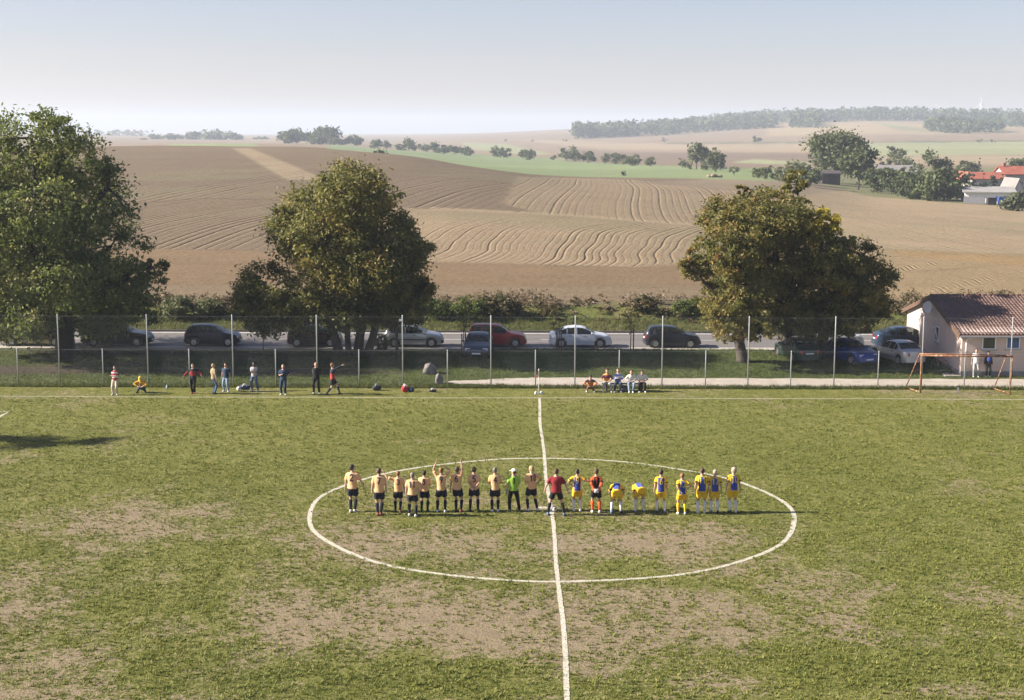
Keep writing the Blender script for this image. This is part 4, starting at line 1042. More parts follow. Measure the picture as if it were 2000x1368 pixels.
# ------------------------------------------------------------------ village
ROOFR = pm('red_roof', (0.27, 0.085, 0.055), 0.8, 0.2, 0.6); ROOFG = pm('grey_roof', (0.20, 0.19, 0.185), 0.85, 0.15, 0.4)
VWALL = pm('village_wall', (0.62, 0.58, 0.52), 0.9, 0.08, 0.5); VWALL2 = pm('village_wall_grey', (0.33, 0.33, 0.33), 0.9, 0.1, 0.5); DARKW = pm('dark_boards', (0.035, 0.03, 0.03), 0.9, 0.2, 1)
def building(name, label, Y, x0, x1, base, eave, ridge, depth, wall, roofm, along=True, rz=0.0, wins=(), door=None, cat='building', chim=None):
    """box with a pitched roof; picture x0..x1 is the front at distance Y; along: ridge runs across the picture"""
    a = at_y(x0, base, Y); b = at_y(x1, base, Y); ez = at_y(x0, eave, Y).z; rz_ = at_y(x0, ridge, Y + (depth / 2 if along else 0)).z
    g0 = min(land_z(a.x, Y), land_z(b.x, Y)) - 0.5
    L = b.x - a.x
    root = empty(name, (a.x, Y, g0), rz); tag(root, label, cat, None)
    E, Z = ez - g0, rz_ - g0
    if along:
        MB().prism([(0, 0), (depth, 0), (depth, E), (depth / 2, Z - .15), (0, E)], 0, L, 'x').build('wall', wall, root)
        o = .5; mb = MB(); sl_ = (Z - E) / (depth / 2)
        mb.quadbox([(-o, -o, E - o * sl_), (L + o, -o, E - o * sl_), (L + o, depth / 2, Z), (-o, depth / 2, Z), (-o, -o, E - o * sl_ + .25), (L + o, -o, E - o * sl_ + .25), (L + o, depth / 2, Z + .25), (-o, depth / 2, Z + .25)])
        mb.quadbox([(-o, depth / 2, Z), (L + o, depth / 2, Z), (L + o, depth + o, E - o * sl_), (-o, depth + o, E - o * sl_), (-o, depth / 2, Z + .25), (L + o, depth / 2, Z + .25), (L + o, depth + o, E - o * sl_ + .25), (-o, depth + o, E - o * sl_ + .25)])
        rf = mb.build('roof', roofm, root)
    else:
        MB().prism([(0, 0), (L, 0), (L, E), (L / 2, Z - .15), (0, E)], 0, depth, 'y').build('wall', wall, root)
        o = .4; mb = MB(); sl_ = (Z - E) / (L / 2)
        mb.quadbox([(-o, -o, E - o * sl_), (L / 2, -o, Z), (L / 2, depth + o, Z), (-o, depth + o, E - o * sl_), (-o, -o, E - o * sl_ + .2), (L / 2, -o, Z + .2), (L / 2, depth + o, Z + .2), (-o, depth + o, E - o * sl_ + .2)])
        mb.quadbox([(L / 2, -o, Z), (L + o, -o, E - o * sl_), (L + o, depth + o, E - o * sl_), (L / 2, depth + o, Z), (L / 2, -o, Z + .2), (L + o, -o, E - o * sl_ + .2), (L + o, depth + o, E - o * sl_ + .2), (L / 2, depth + o, Z + .2)])
        rf = mb.build('roof', roofm, root)
    for (u0, u1, v0, v1, mt) in wins:
        o_ = MB().box(L * u0, L * u1, -.07, .05, E * v0, E * v1).build('window', FRAMEW, root)
        MB().box(L * u0 + .12, L * u1 - .12, -.09, -.06, E * v0 + .12, E * v1 - .12).build('pane', mt, o_)
    if door: MB().box(L * door[0], L * door[1], -.08, .05, 0, E * door[2]).build('door', door[3], root)
    if chim: MB().box(L * chim - .35, L * chim + .35, depth * .45, depth * .45 + .7, Z - .6, Z + 1.1).build('chimney', ROOFR, rf)
    return root
building('shed', 'dark open shed under the large oak', 420, 1606, 1641, 356, 340, 335, 7, DARKW, pm('shed_roof', (0.06, 0.05, 0.05), .9), True, door=(.3, .8, .85, pm('shed_dark', (0.015, 0.014, 0.014), .9)), cat='shed')
building('barn', 'long grey roofed barn behind the hedge trees', 470, 1712, 1792, 352, 337, 324, 14, VWALL2, ROOFG, True, cat='barn', wins=[(.15, .22, .4, .8, PANE), (.4, .47, .4, .8, PANE)])
building('shed', 'small dark roofed shed with red front between hedge trees', 400, 1797, 1822, 362, 351, 346, 6, pm('red_boards', (0.30, 0.10, 0.06), .9), pm('shed_roof2', (0.07, 0.07, 0.08), .8), True, cat='shed', door=(.4, .7, .8, DARKW))
building('house', 'house with white gable and red roof left of the spruces', 400, 1884, 1896, 368, 348, 337, 12, VWALL, ROOFR, False, cat='house', wins=[(.4, .6, .5, .75, PANE)])
building('house', 'red roofed house half hidden behind the dark spruces', 398, 1898, 1962, 370, 350, 338, 9, VWALL2, ROOFR, True, cat='house', wins=[(.2, .3, .4, .8, PANE), (.6, .7, .4, .8, PANE)])
building('house', 'grey walled house with large red roof and chimney at the picture edge', 410, 1962, 2035, 366, 341, 326, 10, VWALL2, ROOFR, True, cat='house', chim=.12, wins=[(.15, .25, .35, .7, PANE), (.4, .5, .35, .7, PANE)])
building('house', 'house showing a white pointed gable above the field bush', 345, 1978, 1998, 404, 373, 350, 10, VWALL, ROOFG, False, cat='house', wins=[(.35, .6, .75, .95, PANE)])
BLUEW = pm('blue_paint', (0.03, 0.09, 0.35), .5)
wb = building('workshop', 'low white building with grey roof and blue doors at the field edge', 334, 1884, 1976, 400, 376, 366, 11, pm('bright_wall', (0.80, 0.79, 0.77), .85, .05, .6), pm('corrugated_grey', (0.27, 0.26, 0.25), .8, .12, .5), True, cat='workshop', rz=R(-11), door=(.80, .86, .75, BLUEW), wins=[(.62, .68, .35, .75, BLUEW), (.70, .76, .35, .75, BLUEW), (.08, .11, .55, .8, PANE)])
def at_land(px, py, dy=0): 
    p = land_hit(px, py); return Vector((p.x, p.y + dy, land_z(p.x, p.y + dy)))
# plank fence and containers before the workshop
q0 = at_y(1883, 398, 327); q1 = at_y(1922, 401, 325)
vf = empty('plank_fence', (q0.x, 327, land_z(q0.x, 327))); tag(vf, 'pale grey plank fence before the white building', 'fence')
npl = 24
pl = MB().box(-.14, .14, -.02, .02, 0, 1.55).mesh('plank'); pl.materials.append(pm('grey_planks', (0.40, 0.40, 0.42), .9, .1, 1))
for i in range(npl): add('plank', pl, None, vf, ((q1.x - q0.x) * i / (npl - 1), (q1.y - q0.y) * i / (npl - 1), random.uniform(-.04, .04)))
MB().box(0, q1.x - q0.x, .03, .08, .4, .5).build('rail', pm('grey_planks', (0.4, .4, .42)), vf, rz=math.atan2(q1.y - q0.y, q1.x - q0.x))
def crate(px, py, Y, w, h, mat, lbl, name='container', cat='container'):
    p = at_y(px, py, Y); r_ = empty(name, (p.x, Y, land_z(p.x, Y) - .05)); tag(r_, lbl, cat)
    b_ = bevel(MB().box(-w / 2, w / 2, -w / 3, w / 3, 0, h).build('body', mat, r_), .05); MB().box(-w / 2 - .05, w / 2 + .05, -w / 3 - .05, w / 3 + .05, h + .004, h + .12).build('lid', mat, r_)
crate(1936, 401, 325, 1.9, 1.5, DARKW, 'dark slatted container before the white building')
crate(1954, 401, 326, 1.2, 1.6, BLUEW, 'blue container between the dark one and the white wall')
crate(1961, 405, 322, 1.1, 1.0, pm('bright_wall2', (0.6, .6, .58)), 'small white box beside the field bush')
# heap on the meadow
hp = at_land(1396, 347)
mb = MB()
for i in range(9): mb.ball((random.uniform(-1.6, 1.6), random.uniform(-1, 1), random.uniform(.1, .55)), (random.uniform(.5, .9), random.uniform(.5, .8), random.uniform(.35, .7)), 9, 6)
ho = mb.build('straw_heap', pm('old_straw', (0.22, 0.17, 0.115), .95, .3, 2, bump=.6, bscale=6), None, smooth=True, loc=hp); tag(ho, 'brown heap of straw on the meadow below the dark tree', 'heap')

# wind turbines far beyond the forest
WT = pm('turbine_white', (0.80, 0.80, 0.80), .5, .02, 1)
def turbine(px, py, rp, Y, a0, lbl, yaw=0.15):
    p = at_y(px, py, Y); gz = land_z(p.x, Y); r_ = rp * Y / FPX
    root = empty('wind_turbine', (p.x, Y, gz), yaw); tag(root, lbl, 'wind turbine', 'wind turbines on the horizon')
    H = p.z - gz
    MB().tube([(0, 0, -2), (0, 0, H)], [r_ * .075, r_ * .045], 10).build('tower', WT, root, smooth=True)
    MB().box(-r_ * .05, r_ * .05, -r_ * .10, r_ * .18, H - r_ * .05, H + r_ * .05).build('nacelle', WT, root)
    hub = MB().ball((0, -r_ * .14, H), r_ * .06).build('hub', WT, root, smooth=True)
    for k in range(3):
        a = R(a0 + 120 * k); d = Vector((math.sin(a), 0, math.cos(a))); n_ = Vector((math.cos(a), 0, -math.sin(a)))
        o = Vector((0, -r_ * .15, H))
        MB().tube([o + d * r_ * .03, o + d * r_ * .2 + n_ * r_ * .02, o + d * r_ * .6, o + d * r_], [(r_ * .03, r_ * .03), (r_ * .075, r_ * .02), (r_ * .05, r_ * .012), (r_ * .012, r_ * .004)], 8, up=(0, 1, 0)).build('blade', WT, root, smooth=True)
turbine(1835.5, 209, 12.5, 5200, 55, 'small white wind turbine left of the tallest one above the forest')
turbine(1916, 203, 13.5, 5000, 0, 'tallest white wind turbine with one blade straight up above the forest')
turbine(1948.5, 214, 10.5, 5600, 62, 'faint wind turbine just right of the tallest one')
turbine(1763, 214, 4.5, 6600, 50, 'tiny wind turbine barely showing over the forest')

# ------------------------------------------------------------------ cars
def car_paint(name, col, metal=0.25, rough=0.30):
    return pm('car_' + name, col, rough, 0.04, 3, metal=metal, spec=0.25, coat=0.10)
def car_glass():
    m = bpy.data.materials.new('car_glass'); m.use_nodes = True; nt = m.node_tree; b = nt.nodes['Principled BSDF']
    nt.links.new(ramp(nt, noise(nt, 1.5, 2), [(.3, (0.015, 0.018, 0.02)), (.7, (0.03, 0.035, 0.038))]), b.inputs['Base Color'])
    b.inputs['Roughness'].default_value = .05; b.inputs['Specular IOR Level'].default_value = .6
    tr = nd(nt, 'ShaderNodeBsdfTransparent'); tr.inputs[0].default_value = (.62, .68, .66, 1)
    mx = nd(nt, 'ShaderNodeMixShader'); mx.inputs[0].default_value = .52
    nt.links.new(tr.outputs[0], mx.inputs[1]); nt.links.new(b.outputs[0], mx.inputs[2]); nt.links.new(mx.outputs[0], nt.nodes['Material Output'].inputs[0])
    return m
CGLASS = car_glass()
RUBBER = pm('tyre_rubber', (0.018, 0.018, 0.018), .85, .2, 10); RIM = pm('wheel_rim', (0.42, 0.42, 0.43), .35, .08, 8, metal=.7); RIMD = pm('wheel_rim_dark', (0.16, .16, .165), .4, .1, 8, metal=.5)
BLACKP = pm('black_trim', (0.02, 0.02, 0.021), .6, .15, 10); LAMPR = pm('tail_lamp_red', (0.45, 0.02, 0.015), .2, .1, 20); LAMPW = pm('head_lamp', (0.62, 0.64, 0.66), .12, .1, 20); LAMPO = pm('lamp_amber', (.6, .22, .03), .2, .1, 20)
PLATE = pm('number_plate', (0.72, 0.72, 0.70), .5, .05, 20); SEATM = pm('car_seat', (0.06, 0.06, 0.065), .9, .15, 12); PLTXT = pm('plate_text', (0.02, .02, .02), .6, 0)
PROF = {
 'hatch':  [(0, .42), (.004, .62), (.010, .86), (.030, .98), (.095, 1.33), (.14, 1.41), (.30, 1.44), (.46, 1.42), (.56, 1.35), (.735, .965), (.77, .93), (.90, .84), (.955, .76), (.988, .62), (1, .42)],
 'wagon':  [(0, .42), (.004, .62), (.010, .88), (.022, 1.02), (.065, 1.36), (.10, 1.43), (.30, 1.46), (.48, 1.43), (.57, 1.36), (.725, .97), (.76, .93), (.90, .84), (.955, .76), (.988, .62), (1, .42)],
 'sedan':  [(0, .42), (.004, .62), (.012, .90), (.035, .96), (.155, .985), (.285, 1.33), (.34, 1.39), (.44, 1.41), (.52, 1.38), (.58, 1.31), (.72, .965), (.76, .93), (.90, .84), (.955, .76), (.988, .62), (1, .42)],
 'fast':   [(0, .42), (.004, .62), (.012, .88), (.030, .95), (.075, 1.0), (.23, 1.30), (.32, 1.39), (.42, 1.42), (.52, 1.39), (.58, 1.32), (.73, .965), (.77, .93), (.90, .84), (.955, .76), (.988, .62), (1, .42)],
}
GLASS = {   # rear glass, windscreen, side windows along the length
 'hatch': ((.034, .098), (.565, .728), [(.115, .20), (.215, .395), (.415, .66)]),
 'wagon': ((.026, .066), (.575, .72), [(.085, .235), (.255, .405), (.425, .66)]),
 'sedan': ((.165, .283), (.585, .715), [(.235, .30), (.315, .435), (.455, .655)]),
 'fast':  ((.085, .235), (.585, .725), [(.20, .275), (.29, .425), (.445, .665)]),
 'hatch3': ((.034, .098), (.565, .728), [(.125, .36), (.385, .66)]),
}
def car(label, style, L, W, H, paint, loc, rz, trim=None, plate=None, rim=None, group=None, doors3=False, tail_high=False, dirt=False):
    root = empty('parked_car', loc, rz); tag(root, label, 'car', group)
    prof = [(x, z * H / 1.43) for x, z in PROF[style]]
    rg, ws, sw = GLASS['hatch3' if doors3 else style]
    px_, pz_ = zip(*prof)
    hb = H / 1.43
    wr_x = (.185 * L + .02, .815 * L - .02); wz, wR = .30, .37
    marks = [0, .004, .012, .03, .955, .97, .985, .994, 1] + list(np.linspace(.03, .955, 40)) + list(rg) + list(ws) + [e for s_ in sw for e in s_]
    for w_ in wr_x: marks += [(w_ + d * wR) / L for d in (-1.0, -.995, -.92, -.75, -.45, 0, .45, .75, .92, .995, 1.0)]
    xs = sorted(set(round(m_, 4) for m_ in marks if 0 <= m_ <= 1)); S = len(xs)
    ringv = []
    tt_ = []
    for u in xs:
        zt = float(np.interp(u, px_, pz_)); x = u * L
        belt = (.955 - .06 * u) * hb
        e = min(u, 1 - u)
        pl_ = 1 - .30 * max(0, 1 - e / .10) ** 2.2 - (.05 if u > .75 else .03) * max(0, (abs(u - .5) - .25) / .25) ** 2
        w_ = W / 2 * pl_
        zb = .20 * hb + .06 * max(0, 1 - e / .05)
        for wx in wr_x:
            d_ = abs(x - wx)
            if d_ < wR: zb = max(zb, wz + math.sqrt(max(0, wR * wR - d_ * d_)))
        b_ = min(belt, zt - .035); zb = min(zb, b_ - .05)
        t = max(0.0, min(1.0, (zt - belt) / (.46 * hb)))
        tt_.append(t)
        mid = zb + (b_ - zb) * .5
        wr_ = w_ * (.93 - .20 * t)
        top = zt - .015 - .04 * t
        h = [(w_ * .93, zb), (w_ * .985, zb + (b_ - zb) * .22), (w_ * 1.0, mid), (w_ * .992, zb + (b_ - zb) * .8), (w_ * .962, b_), (wr_ * 1.0, max(top, b_ + .012)), (wr_ * .90, max(zt - .012 * (1 + t), b_ + .02)), (wr_ * .45, max(zt, b_ + .026)), (0, max(zt + .004, b_ + .03))]
        full = [(x - L / 2, -a, z) for a, z in h] + [(x - L / 2, a, z) for a, z in reversed(h[:-1])]
        ringv.append(full)
    K = len(ringv[0])
    groups = {}
    def put(key, q): groups.setdefault(key, []).append(q)
    for i in range(S - 1):
        um = (xs[i] + xs[i + 1]) / 2
        for j in range(K - 1):
            q = (ringv[i][j], ringv[i][j + 1], ringv[i + 1][j + 1], ringv[i + 1][j]); key = 'body'
            jj = j if j < 8 else 15 - j; side = 0 if j < 8 else 1
            if jj == 4:
                for n_, (a, c) in enumerate(sw):
                    if a < um < c and min(tt_[i], tt_[i + 1]) > -.01 and max(tt_[i], tt_[i + 1]) > .06: key = ('side_window', n_, side)
            if jj in (6, 7):
                if ws[0] < um < ws[1]: key = 'windscreen'
                elif rg[0] < um < rg[1]: key = 'rear_window'
            put(key, q)
    def build(qs, name, mat, smooth=True):
        vi = {}; V = []; F = []
        for q in qs:
            f = []
            for p in q:
                k_ = tuple(round(c_, 5) for c_ in p)
                if k_ not in vi: vi[k_] = len(V); V.append(p)
                if vi[k_] not in f: f.append(vi[k_])
            if len(f) > 2: F.append(tuple(f))
        me = bpy.data.meshes.new(name); me.from_pydata(V, [], F); me.update()
        bm = bmesh.new(); bm.from_mesh(me); bmesh.ops.recalc_face_normals(bm, faces=bm.faces); bm.to_mesh(me); bm.free()
        me.polygons.foreach_set('use_smooth', np.full(len(me.polygons), smooth)); me.set_sharp_from_angle(angle=R(38))
        return add(name, me, mat, root)
    # end caps
    for e in (0, -1):
        r_ = ringv[e]
        for j in range(8): put('body', (r_[j], r_[j + 1], r_[15 - j] if j < 7 else r_[8], r_[16 - j]))
    body = build(groups.pop('body'), 'body', paint)
    for k_, qs in groups.items():
        build(qs, k_ if isinstance(k_, str) else k_[0], CGLASS)
    # underside and wheel wells, seats behind the glass
    MB().box(-L / 2 + .12, L / 2 - .15, -W / 2 * .80, W / 2 * .80, .17, .56 * hb).build('underbody', BLACKP, root)
    for sx in (.02, -.23):
        for sy in (-1, 1):
            s_ = MB(); x0 = sx * L; y0 = sy * W * .20
            s_.box(x0 - .22, x0 + .28, y0 - .24, y0 + .24, .45, .62); s_.box(x0 - .30, x0 - .16, y0 - .23, y0 + .23, .56, 1.02 * hb); s_.box(x0 - .29, x0 - .20, y0 - .11, y0 + .11, 1.03 * hb, 1.16 * hb)
            bevel(s_.build('seat', SEATM, root), .03)
    # wheels
    tm = MB().lathe([(.19, -.09), (.285, -.095), (.305, -.07), (.31, 0), (.305, .07), (.285, .095), (.19, .09)], 20, axis='y', cap=False).mesh('tyre', True); tm.materials.append(RUBBER)
    rmsh = MB(); rmsh.lathe([(.004, -.075), (.06, -.078), (.19, -.062), (.195, -.085), (.205, -.085), (.205, .07), (.004, .07)], 20, axis='y')
    rme = rmsh.mesh('rim', True); rme.materials.append(rim or RIM); rme.set_sharp_from_angle(angle=R(40))
    for wx in wr_x:
        for sy in (-1, 1):
            wv = empty('wheel', (wx - L / 2, sy * (W / 2 - .115), wz), 0, root)
            if sy > 0: wv.rotation_euler = (0, 0, math.pi)
            add('tyre', tm, None, wv); add('rim', rme, None, wv)
    trim = trim or BLACKP
    # bumpers, lamps, plates, grille
    def endplate(front, y0, y1, z0, z1, name, mat, out=.012, lo=.0, seg=4):
        V = []; F = []
        u0 = 1.0 if front else 0.0
        for i in range(seg + 1):
            y = y0 + (y1 - y0) * i / seg
            for z in (z0, z1):
                # outermost body x at this y, z
                best = None
                rng_ = range(S - 1, S // 2, -1) if front else range(0, S // 2)
                for q in rng_:
                    hw = max(abs(p[1]) for p in ringv[q]); 
                    zt = max(p[2] for p in ringv[q])
                    if hw >= abs(y) - .004 and zt >= z: best = ringv[q][0][0]; break
                if best is None: best = (1 if front else -1) * (L / 2 - .2)
                V.append((best + (out if front else -out), y, z))
        n_ = len(V)
        V += [(x + (-.06 if front else .06), y, z) for x, y, z in V]
        for i in range(seg):
            a = 2 * i; F += [(a, a + 2, a + 3, a + 1), (n_ + a, n_ + a + 1, n_ + a + 3, n_ + a + 2), (a, n_ + a, n_ + a + 2, a + 2), (a + 1, a + 3, n_ + a + 3, n_ + a + 1)]
        F += [(0, 1, n_ + 1, n_), (2 * seg, n_ + 2 * seg, n_ + 2 * seg + 1, 2 * seg + 1)]
        mb = MB(); mb.v = V; mb.f = F
        return mb.build(name, mat, root)
    w2 = W / 2
    for fr in (True, False):
        endplate(fr, -w2 * .82, w2 * .82, .26 * hb, .46 * hb, 'bumper', trim, .035, seg=8)
    for s_ in (-1, 1):
        endplate(True, s_ * w2 * .44, s_ * w2 * .80, .58 * hb, .70 * hb, 'headlight', LAMPW, .012)
        zl, zh = ((.70, 1.02) if tail_high else (.62, .84))
        endplate(False, s_ * w2 * .56, s_ * w2 * .86, zl * hb, zh * hb, 'taillight', LAMPR, .012)
        MB().ball((L * .178, s_ * (w2 + .045), .98 * hb), (.07, .09, .06), 10, 6).build('mirror', paint if not dirt else BLACKP, root, smooth=True)
        for hx in ((.07, -.17) if not doors3 and style != 'x' else (.02,)):
            MB().box(hx * L - .09, hx * L + .09, s_ * (w2 * .992) - .012, s_ * (w2 * .992) + .012, .80 * hb, .835 * hb).build('door_handle', BLACKP, root)
        MB().box(-.26 * L, .26 * L, s_ * w2 - .008, s_ * w2 + .008, .50 * hb, .55 * hb).build('side_moulding', trim, root)
    endplate(True, -w2 * .34, w2 * .34, .58 * hb, .68 * hb, 'grille', BLACKP, .014)
    for fr, zz in ((True, .34), (False, .60 if style != 'sedan' else .64)):
        o_ = endplate(fr, -.26, .26, zz * hb, (zz + .085) * hb, 'number_plate', PLATE, .05 if fr else .02)
    return root
def on_road(px, Y=97.35): 
    p = at_y(px, 668, Y); return (p.x, Y, ROAD_Z)
def road_car(x0, x1, label, style, H, paint, W=1.68, Y=97.35, **kw):
    k = (Y - .5) / FPX / 1.0 * 1.011
    L = (x1 - x0) * k
    return car(label, style, L, W, H, paint, on_road((x0 + x1) / 2, Y), 0.0, group='cars parked along the road', **kw)
BLK = car_paint('black', (0.012, 0.013, 0.016)); NAVY = car_paint('navy', (0.012, 0.018, 0.04)); MAR = car_paint('black_red', (0.028, 0.010, 0.011)); SILV = car_paint('silver', (0.42, 0.44, 0.47), .5)
WHT = car_paint('white', (0.60, 0.63, 0.68), .1); RED = car_paint('red', (0.30, 0.025, 0.03), .15); BEI = car_paint('beige', (0.30, 0.26, 0.19), .4); SLATE = car_paint('slate', (0.045, 0.065, 0.10), .35)
DGRN = car_paint('dark_green', (0.020, 0.042, 0.034), .3); BLUE = car_paint('blue', (0.028, 0.055, 0.24), .3); DBLU = car_paint('dark_blue', (0.03, 0.05, 0.085), .3); LSIL = car_paint('light_silver', (0.50, 0.51, 0.53), .5); CHAR = car_paint('charcoal', (0.02, 0.024, 0.034), .3)
road_car(5, 140, 'beige saloon half hidden behind the trunk of the tallest tree', 'sedan', 1.40, BEI)
road_car(163, 298, 'black estate car parked under the edge of the tallest tree', 'wagon', 1.46, BLK)
road_car(363, 470, 'dark navy five-door hatchback parked between two trees', 'hatch', 1.42, NAVY)
road_car(563, 668, 'black and red hatchback partly behind the stems of the round olive tree', 'fast', 1.40, MAR)
road_car(750, 866, 'silver three-door hatchback parked right of the round olive tree', 'hatch', 1.44, SILV, doors3=True, tail_high=True)
road_car(914, 1028, 'red estate car parked behind the slate blue saloon', 'wagon', 1.48, RED, trim=RED)
road_car(1072, 1194, 'white saloon with sloping back parked on the road', 'fast', 1.40, WHT, trim=WHT)
road_car(1257, 1367, 'charcoal hatchback parked left of the rust green tree', 'hatch', 1.42, CHAR)
road_car(1561, 1684, 'white estate mostly hidden behind the car park trees', 'wagon', 1.48, WHT, trim=WHT)
road_car(1706, 1840, 'dark blue saloon on the road partly behind the pink house', 'fast', 1.42, DBLU, trim=DBLU)
def grass_car(px, py, rz, label, style, L, H, paint, W=1.68, **kw):
    p = on_z(px, py); p.z = land_z(p.x, p.y)
    return car(label, style, L, W, H, paint, (p.x, p.y, land_z(p.x, p.y) + .0), rz, group='cars parked on the grass', **kw)
grass_car(934, 706, R(-92), 'slate blue saloon facing the pitch on the shaded bank', 'sedan', 4.45, 1.41, SLATE, W=1.73)
grass_car(1556, 712, R(101), 'dark green hatchback with its tail to the pitch', 'fast', 4.2, 1.40, DGRN, trim=DGRN, rim=RIMD)
grass_car(1654, 714, R(-64), 'blue saloon facing the pitch at an angle', 'sedan', 4.3, 1.42, BLUE, trim=BLUE)
grass_car(1752, 714, R(107), 'silver saloon with its boot towards the rusty goal', 'sedan', 4.35, 1.40, LSIL, trim=LSIL)

# ------------------------------------------------------------------ fence along the touchline
GALV = pm('galvanised_steel', (0.40, 0.42, 0.44), .45, .12, 5, metal=.35)
WIRE = pm('fence_wire', (0.20, 0.215, 0.225), .6, .1, 5, metal=.2)
fence = empty('fence', (0, FENCE_Y, 0)); tag(fence, 'tall wire mesh fence with grey steel posts along the touchline', 'fence')
tall = [-60, 112, 286, 453, 618, 786, 959, 1124, 1295, 1464, 1633, 1805, 1979, 2148]; short = [33, 200, 369, 538, 701, 874, 1046, 1210, 1379, 1546, 1717, 1886, 2062]
for x in tall:
    p = at_y(x, 618, FENCE_Y)
    o = MB().lathe([(.036, -.1), (.036, 4.06), (.025, 4.10), (.004, 4.11)], 10).build('post', GALV, fence, smooth=True, loc=(p.x, 0, 0))
    if x == 786: MB().box(-.19, -.03, -.03, .03, 3.75, 3.87).build('tag', FRAMEW, o)
for x in short:
    p = at_y(x, 685, FENCE_Y)
    MB().lathe([(.032, -.1), (.032, 2.12), (.02, 2.15), (.004, 2.155)], 10).build('post', GALV, fence, smooth=True, loc=(p.x, 0, 0))
xa, xb = at_y(-60, 618, FENCE_Y).x, at_y(2148, 618, FENCE_Y).x
def wires(z0, z1, sp, r, name):
    V = []; F = []
    h = z1 - z0; n = int((xb - xa) / sp)
    off = [(0, r), (-r * .87, -r * .5), (r * .87, -r * .5)]
    for sgn in (-1, 1):
        for i in range(-int(h / sp), n + int(h / sp)):
            x0 = xa + i * sp; x1 = x0 + sgn * h
            za, zb_ = z0, z1
            if min(x0, x1) < xa or max(x0, x1) > xb: continue
            b_ = len(V)
            for (x, z) in ((x0, za), (x1, zb_)):
                for a, c in off: V.append((x + a, .03 * sgn * .1 + c, z))
            for j in range(3):
                k = (j + 1) % 3; F.append((b_ + j, b_ + k, b_ + 3 + k, b_ + 3 + j))
    o = add(name, mesh_np(name, V, F), WIRE, fence); tag(o, kind='stuff')
wires(.03, 2.08, .075, .0016, 'wire_mesh'); wires(2.1, 4.0, .12, .0011, 'ball_net')
mb = MB()
for z, r in ((.06, .003), (1.05, .003), (2.09, .006), (4.0, .004)): mb.tube([(xa, -.02, z), (xb, -.02, z)], r, 5)
mb.build('line_wire', WIRE, fence)

# ------------------------------------------------------------------ rusty goal
m, nt, b = _new('rusty_paint')
c = ramp(nt, noise(nt, 7, 5, .7), [(.38, (0.14, 0.05, 0.022)), (.52, (0.24, 0.10, 0.04)), (.62, (0.42, 0.32, 0.22))])
nt.links.new(c, b.inputs['Base Color']); b.inputs['Roughness'].default_value = .8
RUST = m
g0 = on_z(1797, 768.5); g1 = on_z(1972, 771)
goal = empty('goal_frame', (g0.x, g0.y, 0), math.atan2(g1.y - g0.y, g1.x - g0.x)); tag(goal, 'rusty goal frame without a net standing against the fence', 'goal')
GL = (g1 - g0).length; GH = 2.12
def bar(pts, name, r=.04): MB().tube(pts, r, 10).build(name, RUST, goal, smooth=True)
bar([(0, 0, 0), (-.01, 0, GH)], 'post'); bar([(GL, 0, 0), (GL + .05, 0, GH)], 'post')
bar([(-.03, 0, GH + .012), (GL * .5, 0, GH - .02), (GL + .08, 0, GH + .012)], 'crossbar', .045)
bar([(-.06, .32, GH + .05), (GL * .96, .32, GH + .03)], 'back_top_bar', .03)
bar([(-.03, 0, GH + .02), (-.06, .32, GH + .05)], 'top_brace', .03); bar([(GL + .06, 0, GH + .02), (GL * .96, .32, GH + .03)], 'top_brace', .03)
bar([(-.05, .32, GH + .03), (-.45, 1.68, .06)], 'side_stay', .03); bar([(GL * .96, .32, GH), (GL - .45, 1.62, .06)], 'side_stay', .03)
bar([(-.45, 1.68, .05), (0, 0.04, .05)], 'ground_bar', .03); bar([(GL - .45, 1.62, .05), (GL, 0.04, .05)], 'ground_bar', .03)
MB().tube([(-.45, 1.68, .08), (GL * .45, 1.72, .03), (GL - .45, 1.62, .08)], .018, 8).build('back_ground_bar', BLACKP, goal)
pk = on_z(1871, 768)
pg = empty('marker_post', pk); tag(pg, 'short white marker post in the grass inside the rusty goal', 'post')
MB().lathe([(.05, -.05), (.05, .30), (.035, .33), (.004, .335)], 10).build('shaft', FRAMEW, pg, smooth=True)
MB().box(-.11, .11, -.03, .03, .34, .38).build('cross_piece', BLACKP, pg)

# ------------------------------------------------------------------ halfway flag
fp = on_z(1052, 770.5)
flag = empty('halfway_flag', fp); tag(flag, 'white pole with a red flag at the end of the halfway line', 'flag')
MB().lathe([(.028, -.05), (.028, 1.10), (.02, 1.42), (.004, 1.425)], 10).build('pole', FRAMEW, flag, smooth=True)
V = []; F = []
for i in range(7):
    for j in range(5):
        V.append((-.02 - .055 * j * (.4 + .6 * i / 6) * .5 + .03 * math.sin(i * 1.1 + j), .03 * math.sin(j * 1.3 + i * .5), 1.40 - .065 * i - .02 * j))
for i in range(6):
    for j in range(4): F.append((i * 5 + j, i * 5 + j + 1, i * 5 + j + 6, i * 5 + j + 5))
mb = MB(); mb.v = V; mb.f = F
o = mb.build('cloth', pm('red_cloth', (0.36, 0.03, 0.03), .85, .1, 8), flag, smooth=True); sm = o.modifiers.new('thick', 'SOLIDIFY'); sm.thickness = .008
MB().ball((0, 0, .93), (.045, .045, .07), 10, 6).build('knot', FRAMEW, flag, smooth=True)
